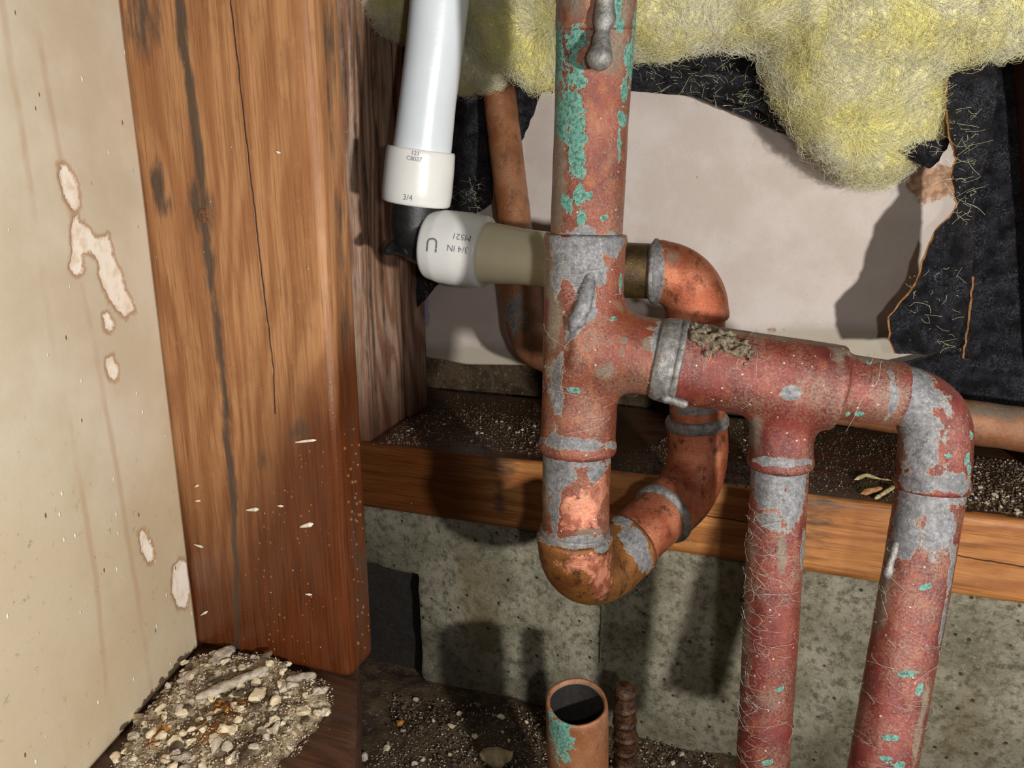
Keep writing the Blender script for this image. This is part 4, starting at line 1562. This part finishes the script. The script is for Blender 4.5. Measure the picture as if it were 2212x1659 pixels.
CD = {k: chunk_data(k) for k in ('plaster', 'plaster_grey', 'dark_crumb', 'stone', 'rust_crumb')}


def in_poly(poly, n, seed):
    r_ = np.random.default_rng(seed)
    poly = np.array(poly, float)
    out = []
    while len(out) < n:
        p = r_.uniform(poly.min(0), poly.max(0), (n * 2, 2))
        p = p[poly_sd(p, poly) > 0]
        out += p.tolist()
    return np.array(out[:n]), r_


def put_chunk(name, data, p, size, r_, label, cat, group, sink=0.3):
    o = bpy.data.objects.new(name, data)
    o.location = W(np.array(p) + [0, 0, size * (0.7 - sink)])
    o.rotation_euler = (r_.uniform(-0.3, 0.3), r_.uniform(-0.3, 0.3), r_.uniform(0, 6.28))
    o.scale = (size, size, size)
    col.objects.link(o)
    props(o, label, cat, group)
    return o


def crumbs(name, P, sizes, mats, pick, label, seed, cat='rubble'):
    """thousands of grains as one mesh; pick gives the material of each grain"""
    r_ = np.random.default_rng(seed)
    Vs, Fs, Ms, n0 = [], [], [], 0
    for p, s, k in zip(P, sizes, pick):
        V, F = CH[8 + r_.integers(6)]
        a = r_.uniform(0, 6.28)
        R = np.array([[math.cos(a), -math.sin(a), 0], [math.sin(a), math.cos(a), 0], [0, 0, 1]])
        Vs.append(V @ R.T * s + p + [0, 0, s * 0.35])
        Fs.append(np.array(F) + n0)
        Ms += [k] * len(F)
        n0 += len(V)
    o = mk(name, np.vstack(Vs), np.vstack(Fs), M[mats[0]], None, None, False)
    for q in mats[1:]:
        o.data.materials.append(M[q])
    o.data.polygons.foreach_set('material_index', np.array(Ms, dtype=np.int32))
    return props(o, label, cat, None, 'stuff')


def lump_label(kind, mt, size, lo, hi, where):
    """size class, colour and place: what sets a lump apart from the others"""
    t = (size - lo) / (hi - lo)
    sz = 'tiny' if t < 0.25 else 'small' if t < 0.5 else 'medium' if t < 0.75 else 'big'
    c = {'plaster': 'cream', 'plaster_grey': 'pinkish grey', 'dark_crumb': 'dark brown', 'stone': 'tan', 'rust_crumb': 'orange'}[mt]
    return '%s %s %s %s' % (sz, c, kind, where)


MOUND = [(436, 1408), (500, 1412), (560, 1420), (640, 1440), (690, 1460), (722, 1490), (724, 1525), (702, 1560), (672, 1590), (648, 1625), (610, 1659), (560, 1700), (300, 1720), (225, 1690), (262, 1610), (292, 1560), (345, 1500), (395, 1445)]


def build_rubble():
    poly = np.array([PL(x, y, 2, ZF)[:2] for x, y in MOUND])

    def height(P2):
        d = poly_sd(P2, poly)
        q = np.stack([P2[:, 0], P2[:, 1], np.zeros(len(P2))], 1)
        d = d + 2.5 * fbm(q, 9, 2)
        e = np.clip(d / 9, 0, 1)
        e = e * e * (3 - 2 * e)
        return e * (5.4 + 3.2 * fbm(q, 16, 3) + 2.0 * np.abs(fbm(q + 9, 5, 3))), d
    st = 1.2
    lo, hi = poly.min(0) - 3, poly.max(0) + 3
    xs, ys = np.arange(lo[0], hi[0], st), np.arange(lo[1], min(hi[1], YS - 0.5), st)
    X, Yg = np.meshgrid(xs, ys, indexing='ij')
    P2 = np.stack([X.ravel(), Yg.ravel()], 1)
    H, d = height(P2)
    V = np.column_stack([P2, ZF - 0.6 + H])
    F = grid_faces(len(xs), len(ys))
    keep = (d[F] > -1.0).all(1)
    F = F[keep]
    used = np.unique(F)
    mp = -np.ones(len(V), int)
    mp[used] = np.arange(len(used))
    V2 = V[used]
    rust = paint(V2, [spot(485, 1540, 345, 62, 22, 10, 40), spot(370, 1560, 340, 30, 18, 0, 40)])
    o = mk('rubble_bed', V2, mp[F], M['rubble'], None, dict(rust=rust, edge=np.clip(d[used] / 4, 0, 1)))
    props(o, 'bed of crumbled cream plaster on the dark bottom plate', 'rubble', None, 'stuff')
    # grains
    pp, r_ = in_poly(MOUND, 3600, 11)
    P = np.array([PL(x, y, 2, ZF) for x, y in pp])
    P = P[P[:, 1] < YS - 2]
    H, d = height(P[:, :2])
    P[:, 2] = ZF + H
    s = r_.uniform(0.25, 0.9, len(P))
    crumbs('plaster_grit', P, s, ['plaster', 'plaster_grey', 'dark_crumb'], r_.choice(3, len(P), p=[0.5, 0.3, 0.2]), 'fine pale and brown grit over the crumbled plaster bed', 12)
    # single lumps
    pp, r_ = in_poly(MOUND, 190, 21)
    for x, y in pp:
        p = PL(x, y, 2, ZF)
        if p[1] > YS - 5 or p[1] < 150:
            continue
        H, d = height(p[None, :2])
        p[2] = ZF + H[0]
        k = r_.choice(['plaster', 'plaster_grey', 'plaster', 'dark_crumb'], p=[0.4, 0.25, 0.25, 0.1])
        sz = r_.uniform(1.1, 3.6)
        wx = (x - 436) + 0.45 * (y - 1408)
        where = ('at the foot of the wide board' if y < 1450 + (x - 436) * 0.21 else 'beside the cream wall' if x < 380 - (y - 1480) * 0.55 + 40 else 'near the bare end of the plate' if x > 640 - max(0, y - 1580) * 0.7
                 else 'left of the rusty crumbs' if y < 1590 and x < 450 else 'right of the rusty crumbs' if y < 1590 else 'low in the plaster bed, left half' if x < 440 else 'low in the plaster bed, right half')
        put_chunk('plaster_lump', CD[k][r_.integers(8)], p, sz, r_, lump_label('plaster lump', k, sz, 1.1, 3.6, where), 'plaster lump', 'plaster lumps on the bottom plate')
    for x, y, sz, mt, lb in [(297, 1558, 5.2, 'plaster', 'round pale plaster lump touching the cream wall on the bottom plate'), (655, 1565, 3.6, 'plaster', 'round cream pebble in the plaster near the bare plate edge'),
                             (468, 1645, 4.6, 'plaster_grey', 'chunky pale lump low in the plaster bed'), (556, 1535, 5.0, 'plaster', 'large pale lump right of the rusty crumbs')]:
        p = PL(x, y, 2, ZF)
        H, d = height(p[None, :2])
        p[2] = ZF + max(H[0], 0)
        put_chunk('plaster_lump', CD[mt][r_.integers(8)], p, sz, r_, lb, 'plaster lump', None)
    for x, y in [(470, 1545), (485, 1552), (500, 1540), (462, 1535), (512, 1548), (478, 1532), (494, 1560)]:
        p = PL(x, y, 2, ZF)
        H, d = height(p[None, :2])
        p[2] = ZF + H[0]
        put_chunk('rusty_crumb', CD['rust_crumb'][r_.integers(8)], p, r_.uniform(1.4, 2.4), r_, 'orange rusty crumb in the middle of the plaster bed, ' + ('left end' if x < 475 else 'right end' if x > 496 else 'centre') + ' of the cluster', 'crumb', 'orange crumbs in the plaster bed')
    # slivers of plaster skin lying across the bed
    for (x0, y0, x1, y1, w, lb) in [(440, 1530, 575, 1478, 2.6, 'long pale plaster flake lying across the crumbled bed'), (635, 1500, 682, 1466, 2.4, 'short pale plaster flake near the foot of the wide board'), (395, 1510, 425, 1490, 2.0, 'small pale flake near the cream wall'), (470, 1450, 510, 1415, 4.0, 'pinkish plaster strip at the foot of the dark streak')]:
        a, b = PL(x0, y0, 2, ZF), PL(x1, y1, 2, ZF)
        b[1] = min(b[1], YS - 6)
        a[2] += height(a[None, :2])[0][0] + 1.2
        b[2] += height(b[None, :2])[0][0] + 1.6
        V, F = nets(lambda P: sd_cap(P * [1, 1, 1.6] - [0, 0, 0], a * [1, 1, 1.6], b * [1, 1, 1.6], w) + 1.1 * fbm(P, 3.5, 3), np.minimum(a, b) - 7, np.maximum(a, b) + 7, 0.9, 0)
        props(mk('plaster_flake', V, F, M['plaster_grey']), lb, 'plaster flake')


build_rubble()


def build_sill_debris():
    zones = [([(815, 958), (880, 905), (960, 880), (1165, 905), (1165, 985), (1000, 965)], 1500, 0.3, 1.0, (0.35, 0.65)),
             ([(920, 830), (1165, 830), (1165, 900), (930, 890)], 350, 0.3, 0.9, (0.2, 0.8)),
             ([(1330, 985), (1620, 880), (1620, 1055), (1330, 1020)], 900, 0.3, 1.0, (0.4, 0.6)),
             ([(1745, 905), (1945, 925), (1935, 1085), (1745, 1062)], 900, 0.25, 0.8, (0.3, 0.7)),
             ([(2090, 985), (2230, 1000), (2230, 1120), (2070, 1095)], 1100, 0.3, 1.2, (0.4, 0.6))]
    lightP, lightS, darkP, darkS = [], [], [], []
    for i, (poly, n, s0, s1, w) in enumerate(zones):
        pp, r_ = in_poly(poly, n, 40 + i)
        for x, y in pp:
            p = PL(x, y, 2, ZR)
            if p[1] < YP + 3 or p[1] > 560:
                continue
            s = r_.uniform(s0, s1) * r_.uniform(0.6, 1)
            if r_.random() < w[0]:
                lightP.append(p); lightS.append(s)
            else:
                darkP.append(p); darkS.append(s)
    crumbs('sill_grit', lightP + darkP, np.concatenate([lightS, np.array(darkS) * 1.5]), ['plaster_grey', 'dark_crumb'], [0] * len(lightP) + [1] * len(darkP), 'pale grit and dark dirt scattered on top of the sill plate', 51)
    zones2 = [([(830, 950), (960, 895), (1160, 915), (1160, 970), (1000, 958)], 34), ([(2095, 1000), (2205, 1010), (2205, 1115), (2085, 1090)], 26), ([(1575, 950), (1618, 950), (1618, 1045), (1560, 1020)], 10)]
    for i, (poly, n) in enumerate(zones2):
        pp, r_ = in_poly(poly, n, 60 + i)
        for x, y in pp:
            p = PL(x, y, 2, ZR)
            if p[1] < YP + 5:
                continue
            k = r_.choice(['plaster_grey', 'dark_crumb', 'plaster'], p=[0.5, 0.25, 0.25])
            sz = r_.uniform(1.0, 2.0)
            where = [('on the sill plate right at the dark studs' if x < 920 else 'on the sill plate below the black elbow' if x < 1040 else 'on the sill plate just left of the riser'),
                     ('on the sill plate beside the right elbow, near the front edge' if y > 1060 else 'on the sill plate under the dusty brown pipe'), 'on the sill plate behind the bright copper bend'][i]
            put_chunk('grit_stone', CD[k][r_.integers(8)], p, sz, r_, lump_label('stone', k, sz, 1.0, 2.0, where), 'stone',
                      ['stones on the sill by the studs', 'stones on the sill at right', 'stones on the sill behind the bend'][i])
    # curled splinters
    for j, (pts, mt, r, lb) in enumerate([([(1845, 1042), (1868, 1034), (1900, 1040), (1925, 1046)], 'straw', 1.2, 'pale splinter lying on the sill plate between the red branch pipes'),
                                          ([(1858, 1072), (1885, 1068), (1908, 1062)], 'kraft', 2.2, 'small orange scrap on the sill plate below the pale splinter'),
                                          ([(1890, 1082), (1915, 1070), (1932, 1056)], 'straw', 1.5, 'yellowish curled scrap on the sill plate against the right branch pipe')]):
        P = [PL(x, y, 2, ZR) + [0, 0, 1.6 + 0.8 * (q % 2)] for q, (x, y) in enumerate(pts)]
        V, F = sweep(P, prof([(0, 0.4), (3, r), (-3, r * 0.8), (-0.1, 0.3)]), 12, 0.8, True, 0.5, j)
        props(mk('splinter', V, F, M[mt]), lb, 'splinter')
    p = PL(1590, 900, 2, ZR)
    V, F = sweep([p + [4 * math.cos(t), 1, 4.5 + 4 * math.sin(t)] for t in np.linspace(-0.6, 3.4, 14)], prof([(0, 0.5), (3, 1.5), (-3, 1.3), (-0.1, 0.4)]), 12, 0.7, True, 0.3)
    props(mk('curl', V, F, M['straw']), 'small yellowish curl standing on the sill right of the copper bend', 'shaving')


build_sill_debris()


def build_floor_debris():
    def zfl(p):
        return ZG + 1.5 + 7 * math.exp(-((p[0] + 150) / 70) ** 2) * math.exp(-((p[1] - 420) / 60) ** 2) - 0.02 * (p[0] + 150)

    def onfloor(x, y):
        p = PL(x, y, 2, ZG + 4)
        for _ in range(3):
            p = PL(x, y, 2, zfl(p) + 1.5)
        return p
    poly = [(850, 1500), (1165, 1530), (1600, 1600), (1600, 1659), (790, 1659), (840, 1560)]
    pp, r_ = in_poly(poly, 2200, 71)
    P = np.array([onfloor(x, y) for x, y in pp])
    ok = P[:, 1] < YP - 1
    P = P[ok]
    s = r_.uniform(0.4, 1.5, len(P)) * r_.uniform(0.5, 1, len(P))
    pk = (r_.random(len(P)) < 0.55).astype(int)
    crumbs('floor_grit', P, s * (1 + 0.4 * pk), ['plaster_grey', 'dark_crumb'], pk, 'pale grit and dark crumbs on the dirt floor', 72)
    pp, r_ = in_poly(poly, 46, 74)
    for x, y in pp:
        p = onfloor(x, y)
        if p[1] > YP - 5:
            continue
        k = r_.choice(['plaster_grey', 'dark_crumb', 'plaster'], p=[0.4, 0.35, 0.25])
        sz = r_.uniform(1.6, 3.4)
        where = 'on the floor by the dark notch' if x < 960 else 'on the floor left of the cut pipe stub' if x < 1170 else 'on the floor behind the cut pipe stub' if x < 1390 else 'on the floor right of the rusty bar'
        put_chunk('pebble', CD[k][r_.integers(8)], p, sz, r_, lump_label('pebble', k, sz, 1.6, 3.4, where), 'pebble', 'pebbles on the dirt floor')
    for x, y, sz, mt, lb in [(1070, 1644, 12.0, 'stone', 'large flat tan stone on the floor left of the cut pipe stub'), (862, 1566, 4.0, 'rust_crumb', 'round yellowish stone on the floor by the dark notch'),
                             (1080, 1552, 4.2, 'plaster', 'bright cream stone at the foot of the concrete'), (975, 1572, 3.2, 'stone', 'small tan stone in the middle of the dirt floor'), (788, 1640, 4.5, 'plaster_grey', 'pale stone beside the end of the bottom plate')]:
        p = onfloor(x, y)
        if sz > 8:
            c_ = p + [0, 0, 3.0]
            V, F = nets(lambda P: (np.linalg.norm((P - c_) * [1 / 9.5, 1 / 7.5, 1 / 5.0], axis=1) - 1) * 5.0 + 1.5 * fbm(P, 7, 3), c_ - 14, c_ + 14, 0.9, 1)
            props(mk('stone', V, F, M[mt]), lb, 'stone')
            continue
        put_chunk('stone', CD[mt][r_.integers(8)], p, sz, r_, lb, 'stone', None)


build_floor_debris()

# ---------------------------------------------------------------- slivers, droplets, threads
def build_slivers():
    for x, y, L, w, rot, lb in [(545, 1101, 17, 5.0, 12, 'fat white sliver stuck on the wet middle of the wide board'), (662, 1135, 18, 5.5, 20, 'white tadpole-shaped sliver near the right edge of the wide board'),
                                (605, 1093, 8, 3.5, 5, 'tiny white sliver between the two fat white slivers'), (425, 1050, 7, 3, 30, 'small white sliver at the left edge of the wide board, upper of two'),
                                (427, 1082, 7, 3, 10, 'small white sliver at the left edge of the wide board, lower of two'), (660, 953, 27, 3.5, 12, 'thin pale splinter below the dark knot of the wide board'),
                                (429, 1179, 12, 3, -8, 'grey sliver at the left edge of the wide board below the small pair'), (441, 1325, 12, 3.6, 35, 'pale sliver near the foot of the wide board beside the cream wall'),
                                (667, 1284, 8, 3, 5, 'faint pale sliver low on the right of the wide board'), (600, 329, 7, 4.5, -15, 'small white fleck high on the wide board')]:
        c = onY(x, y, YS - 0.6)
        k = depth(c) / FPX
        a = math.radians(rot)
        d = np.array([math.cos(a), 0, math.sin(a)]) * L * k
        V, F = sweep([c - d, c - d * 0.4 + [0, -0.2, 0.1], c + d * 0.4, c + d], prof([(0, 0.25), (1.2, w * k * 0.5), (-1.6, w * k), (-0.1, 0.3)]), 12, 0.35, True, 0.12, x)
        props(mk('white_sliver', V, F, M['white']), lb, 'sliver')
    # water droplets on the foot of the board
    r_ = np.random.default_rng(88)
    P, s = [], []
    for x, y in in_poly([(640, 900), (765, 1050), (790, 1400), (600, 1440), (520, 1250)], 150, 89)[0]:
        p = onY(x, y, YS)
        if p[0] > -181:
            continue
        P.append(p + [0, 0.2, 0])
        s.append(r_.uniform(0.25, 0.7))
    for i in range(45):
        P.append(np.array([-176.0, YS + r_.uniform(6, 19), r_.uniform(-228, -110)]))
        s.append(r_.uniform(0.3, 0.8))
    Vs, Fs, n0 = [], [], 0
    V0, F0 = CH[0]
    import bmesh
    bm = bmesh.new()
    bmesh.ops.create_icosphere(bm, subdivisions=2, radius=1.0)
    V0 = np.array([v.co[:] for v in bm.verts])
    F0 = np.array([[v.index for v in f.verts] for f in bm.faces])
    bm.free()
    for p, q in zip(P, s):
        Vs.append(V0 * q * np.array([1, 1, 1.25]) + p)
        Fs.append(F0 + n0)
        n0 += len(V0)
    props(mk('water_droplets', np.vstack(Vs), np.vstack(Fs), M['water']), 'tiny water droplets on the wet foot of the wide board', 'water', None, 'stuff')


build_slivers()


def build_threads():
    r_ = np.random.default_rng(17)
    K = 7

    def around(a, b, rad, n, side=-1.0):
        a, b = np.asarray(a), np.asarray(b)
        u = (b - a) / np.linalg.norm(b - a)
        e0 = -FW - (-FW @ u) * u
        e0 /= np.linalg.norm(e0)
        e1 = np.cross(u, e0)
        if e1 @ RT < 0:
            e1 = -e1
        L = np.linalg.norm(b - a)
        out = []
        for i in range(n):
            t0 = r_.uniform(0, L)
            ph0 = r_.normal(side * 0.9, 0.5)
            dt, dp = r_.normal(0, 6), r_.normal(0, 0.7)
            q = []
            for k in range(K):
                s = k / (K - 1)
                ph = ph0 + dp * s + 0.25 * math.sin(6 * s + i)
                t = t0 + dt * s + 1.2 * math.sin(5 * s + 2 * i)
                rr = rad + 0.3 + abs(r_.normal(0, 0.5))
                q.append(a + u * t + rr * (math.cos(ph) * e0 + math.sin(ph) * e1))
            out.append(q)
        return out
    L = around(A(1680, 1100, 305), A(1650, 1640, 322), 11.0, 90)
    L += around(A(1990, 1180, 289), A(1910, 1640, 292), 12.0, 30)
    L += around(A(1262, 560, 304), A(1248, 950, 322), 16.0, 24, 0.2)
    L += around(A(1500, 790, 300), A(1900, 848, 289), 16.4, 14, 0.4)
    o = ribbons('cobweb_threads', np.array(L), 0.05, M['web'], manifold)
    o['label'] = 'dusty cobweb threads clinging to the red copper pipes'
    # stray wool on the black paper
    out = []
    for poly, Y, n in [([(1370, 120), (1700, 150), (1700, 260), (1380, 195)], 488, 160), ([(2000, 300), (2110, 200), (2110, 480), (2060, 480)], 446, 90), ([(960, 400), (1050, 380), (1050, 470), (960, 460)], 498, 70), ([(1960, 600), (2080, 560), (2080, 760), (1945, 750)], 446, 40), ([(1560, 230), (1820, 260), (1800, 335), (1600, 250)], 498, 60), ([(910, 560), (960, 560), (920, 650)], 498, 20)]:
        for x, y in in_poly(poly, n, int(Y + n))[0]:
            p = onY(x, y, Y + r_.uniform(-3, 3))
            d = r_.normal(0, 1, 3) * np.array([1, 0.25, 0.7])
            c = r_.normal(0, 1, 3)
            ln = r_.uniform(1, 6)
            out.append([p + d * ln * (k / (K - 1) - 0.5) + c * 0.7 * math.sin(math.pi * k / (K - 1)) for k in range(K)])
    o = ribbons('loose_wool', np.array(out), 0.06, M['fiber'], wool)
    o['label'] = 'loose pale wool fibres caught on the black paper'


build_threads()
